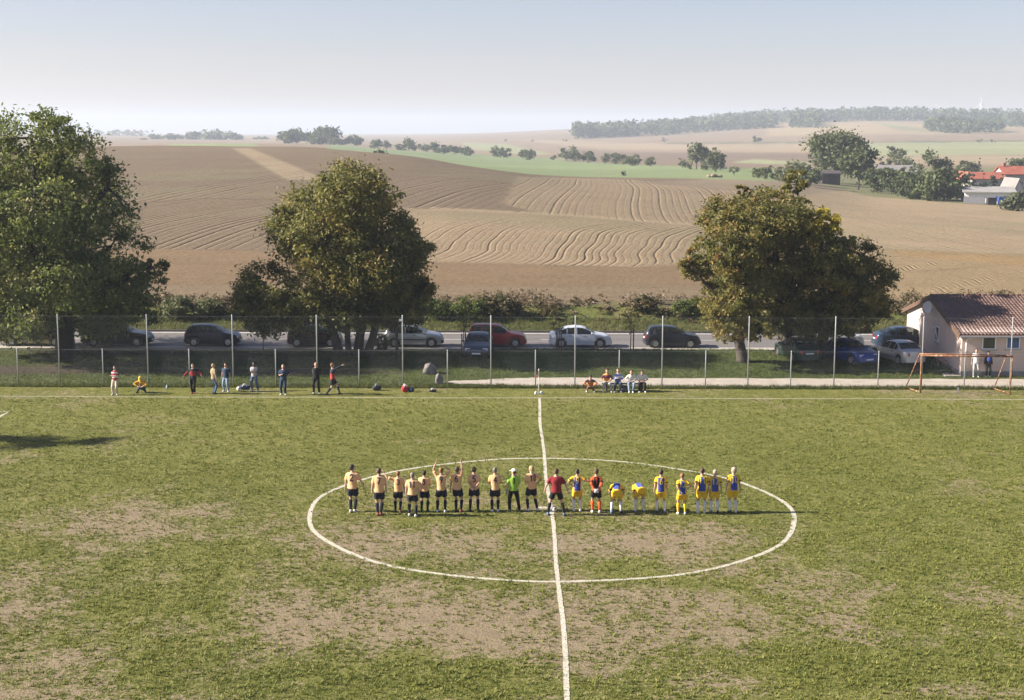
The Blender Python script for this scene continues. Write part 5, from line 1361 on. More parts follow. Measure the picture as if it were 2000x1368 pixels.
def rock(px, py, w, h, d, seed, mat, label, name='boulder', tilt=0, cat='boulder'):
    p = on_z(px, py); g = np.random.default_rng(seed)
    bm = bmesh.new(); bmesh.ops.create_icosphere(bm, subdivisions=3, radius=1)
    for v in bm.verts:
        n_ = v.co.normalized(); q = np.array(n_) * 1.3 + seed
        k = .78 + .42 * float(fbm(np.array([q[0] + q[2] * .7]), np.array([q[1] - q[2] * .5]), 3)[0])
        co = n_ * k
        for pl_ in ((.8, -.2, .55), (-.7, -.35, .6), (.3, -.9, .25), (-.9, .1, .1), (.1, .5, .85), (.9, -.3, -.1)):     # broken faces
            pv_ = Vector(pl_).normalized(); dd = co.dot(pv_) - .58
            if dd > 0: co = co - pv_ * dd * .8
        v.co = Vector((co.x * w / 2, co.y * d / 2, co.z * h * .55 + h * .40))
    me = bpy.data.meshes.new(name); bm.to_mesh(me); bm.free()
    me.polygons.foreach_set('use_smooth', np.ones(len(me.polygons), bool)); me.set_sharp_from_angle(angle=R(35))
    o = add(name, me, mat, None, (p.x, p.y, land_z(p.x, p.y) - .04)); o.rotation_euler = (0, R(tilt), 0)
    return tag(o, label, cat)
GRAN = pm('granite', (0.15, 0.136, 0.134), .9, .3, 4, bump=.6, bscale=12)
rock(839, 731, 1.10, .82, .9, 3, GRAN, 'large pale boulder lying on the shaded bank')
rock(857, 749, .60, .74, .5, 5, GRAN, 'small upright boulder in front of the large one')
LIME = pm('white_stone', (0.66, 0.64, 0.58), .9, .1, 8)
rock(1047, 770, .26, .24, .24, 8, LIME, 'white painted stone left of the halfway flag pole', 'stone', cat='stone'); rock(1058, 770, .30, .24, .26, 9, LIME, 'white painted stone right of the halfway flag pole', 'stone', cat='stone')

# ------------------------------------------------------------------ balls and bags
def ball_mesh():
    bm = bmesh.new(); bmesh.ops.create_icosphere(bm, subdivisions=3, radius=.11)
    me = bpy.data.meshes.new('football'); bm.to_mesh(me); bm.free(); me.polygons.foreach_set('use_smooth', np.ones(len(me.polygons), bool)); return me
m, nt, b = _new('ball_leather')
tc = nd(nt, 'ShaderNodeTexCoord'); vo = nd(nt, 'ShaderNodeTexVoronoi'); vo.inputs['Scale'].default_value = 9; nt.links.new(tc.outputs['Object'], vo.inputs['Vector'])
nt.links.new(ramp(nt, vo.outputs['Distance'], [(.30, (.05, .05, .06)), (.36, (.66, .66, .64))]), b.inputs['Base Color']); b.inputs['Roughness'].default_value = .5
BALLM = m
def football(px, py, label, r=1.0):
    p = on_z(px, py); o = add('football', ball_mesh(), BALLM, None, (p.x, p.y, .11 * r)); o.scale = (r, r, r); return tag(o, label, 'ball')
football(1082.5, 1000, 'white football on the grass between the feet of the referee', 1.0)
football(466.5, 764, 'white football beside the blue bag at the fence', 1.15)
def bag(px, py, w, h, d, mat, label, rz=0.2, strap=None, name='sports_bag'):
    p = on_z(px, py); root = empty(name, (p.x, p.y, 0), rz); tag(root, label, 'bag')
    rs = []
    for i in range(9):
        t = -1 + 2 * i / 8; k = (1 - abs(t) ** 4 * .55)
        rs.append([(t * w / 2, d / 2 * k * math.copysign(abs(math.cos(a)) ** .7, math.cos(a)), h * .5 + h * .5 * k * (math.copysign(abs(math.sin(a)) ** .75, math.sin(a))) * (1 if math.sin(a) < 0 else (1 + .07 * math.sin(i * 2.1)))) for a in (2 * math.pi * j / 14 for j in range(14))])
    MB().rings(rs).build('body', mat, root, smooth=True)
    for s_ in (-1, 1): MB().tube([(-w * .22, s_ * d * .42, h * .75), (-w * .1, s_ * d * .3, h * 1.25), (w * .1, s_ * d * .3, h * 1.25), (w * .22, s_ * d * .42, h * .75)], .015, 6).build('handle', strap or BLACKP, root, smooth=True)
    MB().box(-w * .4, w * .4, -.012, .012, h * .985, h * 1.03).build('zip', strap or BLACKP, root)
    return root
DBLUE_CL = pm('navy_nylon', (0.02, 0.04, 0.085), .7, .15, 8)
bag(478, 761, .62, .24, .3, DBLUE_CL, 'dark blue sports bag beside a football at the fence', .15, FRAMEW)
bag(736, 763, .50, .30, .30, pm('black_nylon', (0.02, 0.025, 0.03), .7, .2, 8), 'black sports bag lying alone by the fence', 0.1, METALG)
bag(791, 766, .38, .36, .28, pm('red_nylon', (0.42, 0.02, 0.03), .7, .15, 8), 'red sports bag by the fence post', .3, FRAMEW)
bag(803, 766, .34, .26, .26, DBLUE_CL, 'small dark blue bag against the red one', -.3)
bag(845, 766, .42, .16, .24, pm('black_nylon2', (0.025, 0.025, 0.028), .7, .2, 8), 'flat black bag with white patch in front of the boulders', .1, FRAMEW)
bag(1219, 766, .5, .30, .3, pm('grey_black_nylon', (0.05, 0.05, 0.055), .7, .2, 8), 'dark bag on the ground among the seated spectators', .1)
bp_ = on_z(326, 761); bo = empty('bottle', bp_); tag(bo, 'small pale blue plastic bottle in the grass by the fence', 'bottle')
MB().lathe([(.05, 0), (.052, .18), (.02, .24), (.018, .27)], 10).build('body', pm('bottle_plastic', (.45, .58, .65), .2, .1, 9), bo, smooth=True); MB().lathe([(.02, .27), (.02, .30), (.004, .302)], 10).build('cap', BLUEW, bo, smooth=True)

# bench under the seated spectators
b0 = on_z(1176, 764); b1 = on_z(1262, 764)
bench = empty('bench', (b0.x, 81.85, 0)); tag(bench, 'low wooden bench under the seated spectators', 'bench')
BL = b1.x - b0.x
for k in range(2): MB().box(0, BL, -.16 + .17 * k, -.01 + .17 * k, .38, .425).build('plank', STAKE, bench)
for x in (.25, BL - .25): MB().box(x - .05, x + .05, -.15, .15, -.02, .378).build('leg', STAKE, bench)

# ------------------------------------------------------------------ bicycle leaning on the house
bp_ = on_z(1850, 726)
bike = empty('bicycle', (hx0 - .62, hy0 + 2.2, 0.07), R(-64)); tag(bike, 'small red bicycle leaning near the gable wall of the pink house', 'bicycle')
BREDM = pm('bike_red', (.35, .06, .05), .4, .1, 9); 
def wheel_b(x):
    w = empty('wheel', (x, 0, .31), 0, bike); n_ = 28
    def ring(R_, r, name, mat):
        mb = MB(); rs = []
        for i in range(n_ + 1):
            a = 2 * math.pi * i / n_
            rs.append([((R_ + r * math.cos(t)) * math.cos(a), r * math.sin(t), (R_ + r * math.cos(t)) * math.sin(a)) for t in (2 * math.pi * j / 6 for j in range(6))])
        mb.rings(rs, cap=False); mb.build(name, mat, w, smooth=True)
    ring(.295, .018, 'tyre', RUBBER); ring(.272, .009, 'rim', RIM)
    for k in range(12):
        a = k * math.pi / 6; MB().tube([(0, .02 * (-1) ** k, 0), (.27 * math.cos(a), 0, .27 * math.sin(a))], .0015, 4).build('spoke', RIM, w)
wheel_b(-.5); wheel_b(.5)
fr = MB()
for a, c in (((-.5, 0, .31), (-.12, 0, .28)), ((-.5, 0, .31), (-.2, 0, .66)), ((-.12, 0, .28), (-.22, 0, .74)), ((-.12, 0, .28), (.36, 0, .68)), ((-.2, 0, .64), (.34, 0, .74)), ((.33, 0, .82), (.5, 0, .31))): fr.tube([a, c], .017, 7)
fr.build('frame', BREDM, bike, smooth=True)
MB().tube([(.33, 0, .82), (.30, 0, .93), (.28, -.1, .95), (.18, -.27, .95)], .012, 6).tube([(.30, 0, .93), (.28, .1, .95), (.18, .27, .95)], .012, 6).build('handlebar', METALG, bike, smooth=True)
MB().ball((-.24, 0, .79), (.13, .07, .035), 10, 6).build('saddle', BLACKP, bike, smooth=True)
MB().lathe([(.09, -.05), (.09, -.045)], 14, (-.12, 0, .28), 'y').build('chainring', METALG, bike)
for s_ in (-1, 1): MB().box(-.17, -.07, s_ * .10 - .03, s_ * .10 + .03, .27 - s_ * .15, .29 - s_ * .15).build('pedal', BLACKP, bike)

# ------------------------------------------------------------------ people
SKIN = pm('skin', (0.44, 0.27, 0.20), .6, .08, 12); SKIN_D = pm('skin_dark', (0.10, 0.055, 0.04), .6, .08, 12)
def cloth(name, col, var=.10): return pm('cloth_' + name, col, .9, var, 9, spec=.15, bump=.25, bscale=25, sheen=.15)
def striped(name, bands, horizontal=True):
    """printed cloth: colours by height above the ground in the figure's own space"""
    if name in MATS: return MATS[name]
    m, nt, b = _new(name); tc = nd(nt, 'ShaderNodeTexCoord'); sp = nd(nt, 'ShaderNodeSeparateXYZ'); nt.links.new(tc.outputs['Object'], sp.inputs[0])
    n = nt.nodes.new('ShaderNodeValToRGB'); n.color_ramp.interpolation = 'CONSTANT'; e = n.color_ramp.elements
    while len(e) < len(bands): e.new(.5)
    for q, (p, c) in zip(e, bands): q.position = p; q.color = (*c, 1)
    nt.links.new(mth(nt, 'MULTIPLY', sp.outputs[2], .5), n.inputs[0])
    nt.links.new(n.outputs[0], b.inputs['Base Color']); b.inputs['Roughness'].default_value = .9; MATS[name] = m; return m
PEACH = cloth('peach', (0.66, 0.40, 0.205)); NAVYC = cloth('navy', (0.012, 0.014, 0.030)); YEL = cloth('yellow', (0.68, 0.43, 0.02)); ROYAL = cloth('royal', (0.035, 0.065, 0.30)); BLKC = cloth('black', (0.012, 0.012, 0.013))
GRNC = cloth('green', (0.27, 0.46, 0.06)); DRED = cloth('dark_red', (0.22, 0.022, 0.028)); ORNG = cloth('orange', (0.60, 0.10, 0.03)); WHTC = cloth('white', (0.66, 0.65, 0.63)); GREYC = cloth('grey', (0.33, 0.33, 0.34)); JEAN = cloth('jeans', (0.075, 0.115, 0.19)); LJEAN = cloth('light_jeans', (0.20, 0.27, 0.36))
BEIG = cloth('beige', (0.50, 0.44, 0.35)); TAN = cloth('tan', (0.27, 0.22, 0.13)); DBLC = cloth('dark_blue', (0.025, 0.045, 0.085)); GOLD = cloth('gold', (0.55, 0.30, 0.03)); REDC = cloth('red', (0.40, 0.02, 0.025)); BOOTW = pm('boot_white', (.6, .6, .6), .6, .1, 9); BOOTB = pm('boot_black', (.02, .02, .022), .5, .1, 9); BOOTR = pm('boot_red', (.25, .06, .04), .5, .1, 9); BOOTL = pm('boot_blue', (.10, .16, .28), .5, .1, 9)
HAIRS = {'dark': pm('hair_dark', (0.022, 0.016, 0.012), .6, .3, 30), 'brown': pm('hair_brown', (0.06, 0.035, 0.02), .6, .3, 30), 'ginger': pm('hair_ginger', (0.20, 0.10, 0.04), .6, .3, 30), 'blond': pm('hair_blond', (0.36, 0.26, 0.13), .6, .3, 30), 'grey': pm('hair_grey', (0.17, 0.15, 0.13), .6, .2, 30), 'pale': pm('hair_pale', (0.32, 0.27, 0.20), .6, .25, 30)}
EYE = pm('eye_dark', (0.02, 0.015, 0.012), .3, 0)
def ik(a, t, l1, l2, pole):
    a = Vector(a); t = Vector(t); d = t - a; L = d.length
    if L > (l1 + l2) * .995: d = d * ((l1 + l2) * .995 / L); L = d.length; t = a + d
    u = d.normalized(); x = (l1 * l1 - l2 * l2 + L * L) / (2 * L); h = math.sqrt(max(0, l1 * l1 - x * x))
    p = Vector(pole); p = p - u * p.dot(u); p = p.normalized() if p.length > 1e-4 else Vector((0, 1, 0))
    return a + u * x + p * h, t
PEOPLE = []
JOBS = []
def job(name, mb, voxel, mat, parent, wrinkle=0.0, joined=None):
    """one surface: the limbs flow into each other through a voxel remesh, done for all figures at once below"""
    me = mb.mesh(name); o = add(name, me, mat, parent)
    md = o.modifiers.new('flow', 'REMESH'); md.mode = 'VOXEL'; md.voxel_size = voxel; md.use_smooth_shade = True
    s = o.modifiers.new('ease', 'SMOOTH'); s.iterations = 3; s.factor = .5
    JOBS.append((o, wrinkle, joined)); return o
def hand(mb, w, elbow, side, s, curl=.35, fwd=None):
    """palm, four bent fingers of unequal length and a thumb from the side of the palm"""
    w = Vector(w); d = (w - Vector(elbow)).normalized()
    f = Vector(fwd) if fwd else Vector((0, 1, 0)); f = (f - d * f.dot(d)); f = f.normalized() if f.length > .05 else frame_of(d)[0]
    n = d.cross(f).normalized()          # palm normal axis
    mb.tube([w - d * .02 * s, w + d * .04 * s, w + d * .085 * s], [(.026 * s, .017 * s), (.042 * s, .017 * s), (.040 * s, .014 * s)], 8, up=n)
    for i, (o, L) in enumerate(((.030, .070), (.011, .080), (-.009, .074), (-.028, .058))):
        b = w + d * .082 * s + f * o * s; c1 = n * side * curl * .03 * s
        mb.tube([b - d * .01 * s, b + d * L * .5 * s + c1 * .4, b + d * L * .95 * s + c1 * 1.6], [.0095 * s, .0085 * s, .006 * s], 6)
    b = w + d * .025 * s + f * .034 * s
    mb.tube([b - f * .012 * s, b + f * .022 * s + d * .025 * s, b + f * .030 * s + d * .058 * s + n * side * .008 * s], [.0115 * s, .010 * s, .007 * s], 6)
def person(label, px, py, top, facing=0.0, lh='down', rh='down', lean=0.0, hip=None, lf=None, rf=None, head_yaw=0.0, nod=0.0, hair='dark', shirt=PEACH, sleeve='short', bottom=NAVYC, legs='short', socks=NAVYC, boots=(BOOTW, BOOTW), number=None, ncol=None, panel=None, pcol=None, band=None, cap=None, skin=None, height=None, long_hair=False, gloves=None, hem=-.07, group=None, pole_l=None, pole_r=None, bulk=1.0, Y=None, zg=0.0, bald=False, backpack=None):
    if Y is None: p = on_z(px, py)
    else: p = at_y(px, py, Y); p.z = zg
    H = height or max(1.55, min(1.95, at_y(px, top, p.y).z - p.z))
    s = H / 1.80
    root_name = 'person'
    X = Vector((1, 0, 0)); pel = Vector((0, 0, (hip if hip is not None else .935)))
    d = Vector((0, math.sin(lean), math.cos(lean))); n = Vector((0, math.cos(lean), -math.sin(lean)))
    if lean > .5: pel.y -= .16 * min(1, lean)
    PRE = {'down': (.27, .02, .86), 'away': (.42, .06, .93), 'back': (.035, -.175, .97), 'hips': (.19, -.05, 1.06), 'front': (.05, .20, 1.13), 'cross': (-.10, .22, 1.17), 'high': (.10, .06, 2.12), 'knees': (.13, .14, .56), 'shins': (.12, .22, .34), 'lap': (.10, .26, .62)}
    POL = {'down': (.35, -1, 0), 'away': (.5, -1, 0), 'back': (1, -.6, 0), 'hips': (1, -.35, 0), 'front': (.8, -.5, -.6), 'cross': (.7, -.2, -.9), 'high': (1, 0, 0), 'knees': (1, .2, .2), 'shins': (1, .3, .2), 'lap': (1, -.3, -.3)}
    def arm(sd, spec, pole):
        sh = pel + d * .470 + X * sd * .176 * bulk
        if isinstance(spec, str): t = Vector(PRE[spec]); po = Vector(POL[spec])
        else: t = Vector(spec); po = Vector(pole or (1, -.5, -.3)); t.x *= sd if False else 1
        if isinstance(spec, str): t.x *= sd; po.x *= sd
        else:
            po = Vector(pole) if pole else Vector((sd * .7, -.5, -.5))
        el, wr = ik(sh, t, .285, .255, po)
        return sh, el, wr
    AL = arm(-1, lh, pole_l); AR = arm(1, rh, pole_r)
    lf = lf or (-.12, .0); rf = rf or (.12, .0)
    def leg(sd, ft):
        hj = pel + X * sd * .092 + Vector((0, 0, -.04)); an = Vector((ft[0], ft[1], ft[2] if len(ft) > 2 else .085))
        kn, an2 = ik(hj, an, .43, .425, (sd * .12 + ft[0] * .2, 1, 0)); return hj, kn, an
    LL = leg(-1, lf); LR = leg(1, rf)
    nk = pel + d * .548
    hd = Vector((math.sin(head_yaw) * math.sin(nod) * 0, math.sin(lean + nod), math.cos(lean + nod)))
    hc = nk + hd * .148 + Vector((0, .012, 0))
    hr = Matrix.Rotation(head_yaw, 3, 'Z') @ Matrix.Rotation(-(lean + nod), 3, 'X')
    sc = lambda q: tuple(Vector(q) * s)
    HS = 1.10
    B = MB()
    prof_ = [(-.10, .11, .095), (-.03, .158, .112), (.06, .155, .110), (.16, .140, .102), (.27, .150, .112), (.38, .172, .120), (.44, .172, .110), (.50, .120, .085), (.535, .078, .068), (.58, .058, .060), (.65, .054, .058)]
    B.tube([sc(pel + d * o) for o, a, b_ in prof_], [(a * s * bulk, b_ * s * bulk) if o < .54 else (a * s, b_ * s) for o, a, b_ in prof_], 14, up=(0, math.cos(lean), -math.sin(lean)))
    for hj, kn, an in (LL, LR):
        m1 = hj.lerp(kn, .5); c1 = kn.lerp(an, .3)
        B.tube([sc(hj), sc(m1), sc(kn), sc(c1 + Vector((0, -.015, 0))), sc(kn.lerp(an, .75)), sc(an)], [.088 * s, .075 * s, .056 * s, .058 * s, .042 * s, .037 * s], 10)
        B.tube([sc(an + Vector((0, -.04, -.03))), sc(an + Vector((0, .06, -.045))), sc(an + Vector((0, .15, -.055)))], [.036 * s, .038 * s, .028 * s], 8)
    for sh, el, wr in (AL, AR):
        B.tube([sc(sh - X * math.copysign(.06, sh.x) + d * .005), sc(sh.lerp(el, .35)), sc(el), sc(el.lerp(wr, .35)), sc(wr), sc(wr + (wr - el).normalized() * .03)], [.056 * s, .052 * s, .042 * s, .042 * s, .029 * s, .026 * s], 10)
    # head: skull, jaw, nose, ears
    def hp(x, y, z): return tuple((hc + hr @ Vector((x, y, z)) * HS) * s)
    B.ball(hp(0, -.012, .022), (.078 * s * HS, .098 * s * HS, .095 * s * HS), 14, 10, hr); B.ball(hp(0, .022, -.038), (.060 * s * HS, .068 * s * HS, .072 * s * HS), 12, 8, hr)
    B.tube([hp(0, .088, .012), hp(0, .112, -.022), hp(0, .090, -.034)], [.010 * s, .016 * s, .012 * s], 6)
    for e in (-1, 1): B.ball(hp(e * .080, -.008, -.004), (.014 * s * HS, .024 * s * HS, .032 * s * HS), 8, 6, hr)
    Fg = MB()
    for sd, (sh, el, wr) in ((-1, AL), (1, AR)): hand(Fg, wr * s, el * s, -sd, s, .5, n)
    root = job(root_name, B, .025, skin or SKIN, None, 0.0, Fg)
    root.location = p; root.rotation_euler = (0, 0, R(facing))
    tag(root, label, 'person', group)
    # eyes
    for e in (-1, 1): MB().ball(hp(e * .031, .079, .010), (.011 * s, .007 * s, .007 * s), 8, 5).build('eye', EYE, root, smooth=True)
    # shirt
    T = MB(); g = .022
    tp = [(hem, .190, .146), (hem + .05, .186, .140), (.06, .172, .128), (.16, .166, .126), (.27, .176, .134), (.37, .196, .140), (.44, .192, .128), (.495, .140, .100), (.535, .078, .076)]
    T.tube([sc(pel + d * o) for o, a, b_ in tp], [(a * s * bulk, b_ * s * bulk) for o, a, b_ in tp], 16, up=(0, math.cos(lean), -math.sin(lean)))
    for sh, el, wr in (AL, AR):
        if sleeve == 'short': T.tube([sc(sh - X * math.copysign(.07, sh.x) + d * .012), sc(sh + (el - sh) * .05), sc(sh.lerp(el, .35)), sc(sh.lerp(el, .82))], [.066 * s, .070 * s, .073 * s, .078 * s], 10)
        else: T.tube([sc(sh - X * math.copysign(.07, sh.x) + d * .012), sc(sh.lerp(el, .3)), sc(el), sc(el.lerp(wr, .5)), sc(wr - (wr - el) * .03)], [.066 * s, .068 * s, .058 * s, .051 * s, .042 * s], 10)
    so = job('shirt', T, .029, shirt, root, .007)
    # shorts or trousers
    Q = MB()
    Q.tube([sc(pel + Vector((0, 0, o))) for o in (-.12, -.05, .02, .05)], [(.152 * s, .128 * s), (.170 * s, .130 * s), (.160 * s, .118 * s), (.148 * s, .110 * s)], 14, up=(0, 1, 0))
    for hj, kn, an in (LL, LR):
        if legs == 'short': e_ = hj.lerp(kn, .70); Q.tube([sc(hj + Vector((0, 0, .03))), sc(hj.lerp(kn, .3)), sc(e_)], [.108 * s, .108 * s, .112 * s], 12)
        else: Q.tube([sc(hj + Vector((0, 0, .03))), sc(hj.lerp(kn, .5)), sc(kn), sc(kn.lerp(an, .5)), sc(an + Vector((0, -.005, .0)))], [.104 * s, .094 * s, .078 * s, .070 * s, .068 * s], 12)
    job('shorts' if legs == 'short' else 'trousers', Q, .028, bottom, root, .006)
    for (hj, kn, an), bt in ((LL, boots[0]), (LR, boots[1])):
        if legs == 'short' and socks is not None:
            t0 = kn.lerp(an, .12)
            MB().tube([sc(t0), sc(kn.lerp(an, .3) + Vector((0, -.015, 0))), sc(kn.lerp(an, .7)), sc(an)], [.061 * s, .066 * s, .050 * s, .045 * s], 10).build('sock', socks, root, smooth=True)
        f0 = Vector((1 if an.x > 0 else -1, 6, 0)).normalized(); si = Vector((f0.y, -f0.x, 0))
        rs = []
        for o, w_, h_, zc in ((-.085, .030, .045, -.035), (-.06, .042, .060, -.025), (-.01, .045, .062, -.026), (.05, .046, .046, -.042), (.11, .048, .036, -.052), (.155, .038, .028, -.058), (.175, .015, .015, -.066)):
            c_ = an + f0 * o + Vector((0, 0, zc))
            rs.append([sc(c_ + si * (w_ * math.cos(a)) + Vector((0, 0, h_ * math.sin(a) if math.sin(a) > 0 else (-.085 - zc + .004) * abs(math.sin(a)) ** .5))) for a in (2 * math.pi * j / 10 for j in range(10))])
        MB().rings(rs).build('shoe', bt, root, smooth=True)
    # hair
    if not bald:
        hm = MB(); hm.ball(hp(0, -.022, .036), (.083 * s * HS, .097 * s * HS, .086 * s * HS), 14, 10, hr)
        hm.ball(hp(0, -.052, -.006), (.078 * s * HS, .062 * s * HS, .072 * s * HS), 12, 8, hr)
        if long_hair: hm.ball(hp(0, -.06, -.08), (.085 * s * HS, .055 * s * HS, .12 * s * HS), 12, 8, hr)
        job('hair', hm, .018, HAIRS[hair], root, .006)
    if cap:
        cm = MB(); cm.ball(hp(0, -.014, .058), (.090 * s * HS, .108 * s * HS, .068 * s * HS), 14, 8, hr); cm.tube([hp(0, .06, .05), hp(0, .13, .04), hp(0, .18, .028)], [(.075 * s, .010 * s), (.070 * s, .009 * s), (.045 * s, .008 * s)], 10, up=tuple(hr @ Vector((0, 0, 1))))
        cm.build('cap', cap, root, smooth=True)
    if gloves:
        for sh, el, wr in (AL, AR):
            u = (wr - el).normalized(); MB().tube([sc(wr - u * .04), sc(wr + u * .03), sc(wr + u * .10), sc(wr + u * .16)], [.040 * s, .050 * s, .052 * s, .030 * s], 10).build('glove', gloves, root, smooth=True)
    if band:
        for sh, el, wr in (AL, AR):
            MB().tube([sc(sh.lerp(el, .52)), sc(sh.lerp(el, .66))], .081 * s, 12, cap=False).build('sleeve_band', band, so, smooth=True)
    if backpack:
        c_ = pel + d * .30 + n * .17
        bb = MB().ball(sc(c_), (.15 * s, .09 * s, .20 * s), 12, 8); bb.build('bag', backpack, root, smooth=True)
    if number or panel: PEOPLE.append((so, pel, d, n, s, number, ncol, panel, pcol))
    return root

# strokes of the shirt numbers, in a box one wide and one high
def arc(cx, cy, rx, ry, a0, a1, n=12): return [(cx + rx * math.cos(R(a0 + (a1 - a0) * i / n)), cy + ry * math.sin(R(a0 + (a1 - a0) * i / n))) for i in range(n + 1)]
DIG = {'0': [arc(.5, .5, .36, .46, 0, 360, 20)], '1': [[(.28, .78), (.55, .96), (.55, .04)]],
 '2': [arc(.5, .70, .34, .26, 165, -25) + [(.14, .05)], [(.12, .05), (.88, .05)]], '3': [arc(.48, .73, .33, .23, 150, -90, 10) + arc(.48, .27, .36, .24, 90, -150, 10)],
 '4': [[(.68, .04), (.68, .96), (.12, .32), (.90, .32)]], '5': [[(.82, .95), (.26, .95), (.20, .55)] + arc(.48, .33, .34, .29, 130, -140, 12)],
 '6': [arc(.5, .30, .33, .27, 0, 360, 16), [(.18, .36), (.32, .72), (.66, .97)]], '7': [[(.12, .94), (.86, .94), (.40, .04)]],
 '8': [arc(.5, .73, .28, .22, 0, 360, 14), arc(.5, .27, .34, .25, 0, 360, 14)], '9': [arc(.5, .70, .33, .27, 0, 360, 16), [(.82, .64), (.68, .28), (.34, .03)]]}
def finish_people():
    dg = bpy.context.evaluated_depsgraph_get()
    out = [(o, bpy.data.meshes.new_from_object(o.evaluated_get(dg), preserve_all_data_layers=False, depsgraph=dg)) for o, _, _ in JOBS]
    for (o, me), (_, wr, fg) in zip(out, JOBS):
        old = o.data; mats = list(old.materials)
        o.modifiers.clear()
        n = len(me.vertices); co = np.empty(n * 3, np.float32); me.vertices.foreach_get('co', co); co = co.reshape(-1, 3)
        if wr:
            no = np.empty(n * 3, np.float32); me.vertices.foreach_get('normal', no); no = no.reshape(-1, 3)
            w = fbm(co[:, 0] * 9 + co[:, 1] * 5 + o.parent.location.x * 3 if o.parent else co[:, 0] * 9, co[:, 2] * 12 + co[:, 1] * 7, 3) - .5
            co = co + no * (w * 2 * wr)[:, None]; me.vertices.foreach_set('co', co.ravel().astype(np.float32))
        if fg is not None:
            bm = bmesh.new(); bm.from_mesh(me); fm = fg.mesh('fingers', True); bm.from_mesh(fm); bm.to_mesh(me); bm.free(); bpy.data.meshes.remove(fm)
        me.materials.clear()
        for m_ in mats: me.materials.append(m_)
        me.polygons.foreach_set('use_smooth', np.ones(len(me.polygons), bool)); me.update()
        o.data = me; bpy.data.meshes.remove(old)
    for so, pel, d, n, s, number, ncol, panel, pcol in PEOPLE:
        me = so.data
        bv = BVHTree.FromPolygons([v.co[:] for v in me.vertices], [p_.vertices[:] for p_ in me.polygons])
        Xv = Vector((1, 0, 0))
        def back(a, b, off):
            o_ = (pel + d * b) * s + Xv * a * s - n * .6 * s
            h = bv.ray_cast(o_, n)
            return (h[0] - n * off) if h[0] is not None else None
        if panel:
            hw, b0, b1 = panel; nx, nz = 8, 12; V = {}; mb = MB()
            for i in range(nx + 1):
                for j in range(nz + 1):
                    q = back(-hw + 2 * hw * i / nx, b0 + (b1 - b0) * j / nz, .006)
                    if q is not None: V[i, j] = len(mb.v); mb.v.append(tuple(q))
            for i in range(nx):
                for j in range(nz):
                    if all(k in V for k in ((i, j), (i + 1, j), (i + 1, j + 1), (i, j + 1))): mb.f.append((V[i, j], V[i + 1, j], V[i + 1, j + 1], V[i, j + 1]))
            mb.build('back_panel', pcol, so, smooth=True)
        if number:
            nh = .25; nw = .125 if len(number) > 1 else .145; gap = .02; tot = len(number) * nw + (len(number) - 1) * gap; th = .019
            mb = MB()
            for k, ch in enumerate(number):
                x0 = -tot / 2 + k * (nw + gap)
                for pl_ in DIG[ch]:
                    pts = []
                    for (a0, b0), (a1, b1) in zip(pl_[:-1], pl_[1:]):
                        m_ = max(1, int(math.hypot((a1 - a0) * nw, (b1 - b0) * nh) / .03)); pts += [(a0 + (a1 - a0) * t / m_, b0 + (b1 - b0) * t / m_) for t in range(m_)]
                    pts.append(pl_[-1]); P = np.array([(x0 + a * nw, .245 + b_ * nh) for a, b_ in pts])
                    dd = np.gradient(P, axis=0); dd /= np.linalg.norm(dd, axis=1)[:, None] + 1e-9; nn = np.stack([-dd[:, 1], dd[:, 0]], 1) * th
                    P[0] -= dd[0] * th * .8; P[-1] += dd[-1] * th * .8
                    rows_ = []
                    for q, w_ in zip(P, nn):
                        a_ = back(q[0] + w_[0], q[1] + w_[1], .011); b_ = back(q[0] - w_[0], q[1] - w_[1], .011)
                        rows_.append((a_, b_))
                    for (a_, b_), (c_, e_) in zip(rows_[:-1], rows_[1:]):
                        if None not in (a_, b_, c_, e_): mb.quad(a_, b_, e_, c_)
            mb.build('number', ncol, so)
NUMD = cloth('number_navy', (0.02, 0.015, 0.05), 0); NUMY = cloth('number_gold', (0.62, 0.47, 0.08), 0); NUMR = cloth('number_red', (.5, .05, .03), 0)
GA = 'players in peach shirts lined up'; GB = 'players in yellow and blue lined up'
A = dict(number='2', ncol=NUMD, group=GA)
def pa(num, *a, **k): return person(*a, number=num, ncol=NUMD, group=GA, **k)
pa('2', 'player in peach shirt number 2 at the far end of the line', 689, 1001, 905, -8, 'down', 'away', head_yaw=-.5, lf=(-.08, 0), rf=(.07, .04), boots=(BOOTW, BOOTW))
pa('7', 'player in peach shirt number 7 with both arms hanging', 741, 1007, 912, 0, hair='brown', lf=(-.06, 0), rf=(.06, 0), boots=(BOOTR, BOOTR))
pa('3', 'ginger player in peach shirt number 3 stretching one arm out sideways', 778, 1001, 918, 4, (-.58, .12, 1.66), 'down', hair='ginger', lf=(-.12, .05), rf=(.08, -.04), boots=(BOOTB, BOOTR))
pa('11', 'player in peach shirt number 11 standing nearest, with white boots', 806, 1009, 921, -3, hair='grey', lf=(-.14, .06), rf=(.13, -.05), bulk=1.06)
pa('8', 'player in peach shirt half hidden behind number 11', 829, 1000, 917, -6, 'down', 'front', hair='dark', boots=(BOOTB, BOOTB), lf=(-.12, 0), rf=(.13, 0))
pa('9', 'player in peach shirt number 9 raising both hands to his head', 862, 1001, 911, 0, (-.21, .02, 1.90), (.13, .0, 1.79), hair='ginger', pole_l=(-1, .2, -.4), pole_r=(1, .2, -.2), lf=(-.15, 0), rf=(.15, 0), boots=(BOOTL, BOOTW))
pa('6', 'player in peach shirt number 6 raising one arm straight up', 893, 1000, 909, -14, 'down', (.14, .05, 2.14), hair='brown', lf=(-.04, .0), rf=(.16, -.02), boots=(BOOTB, BOOTR))
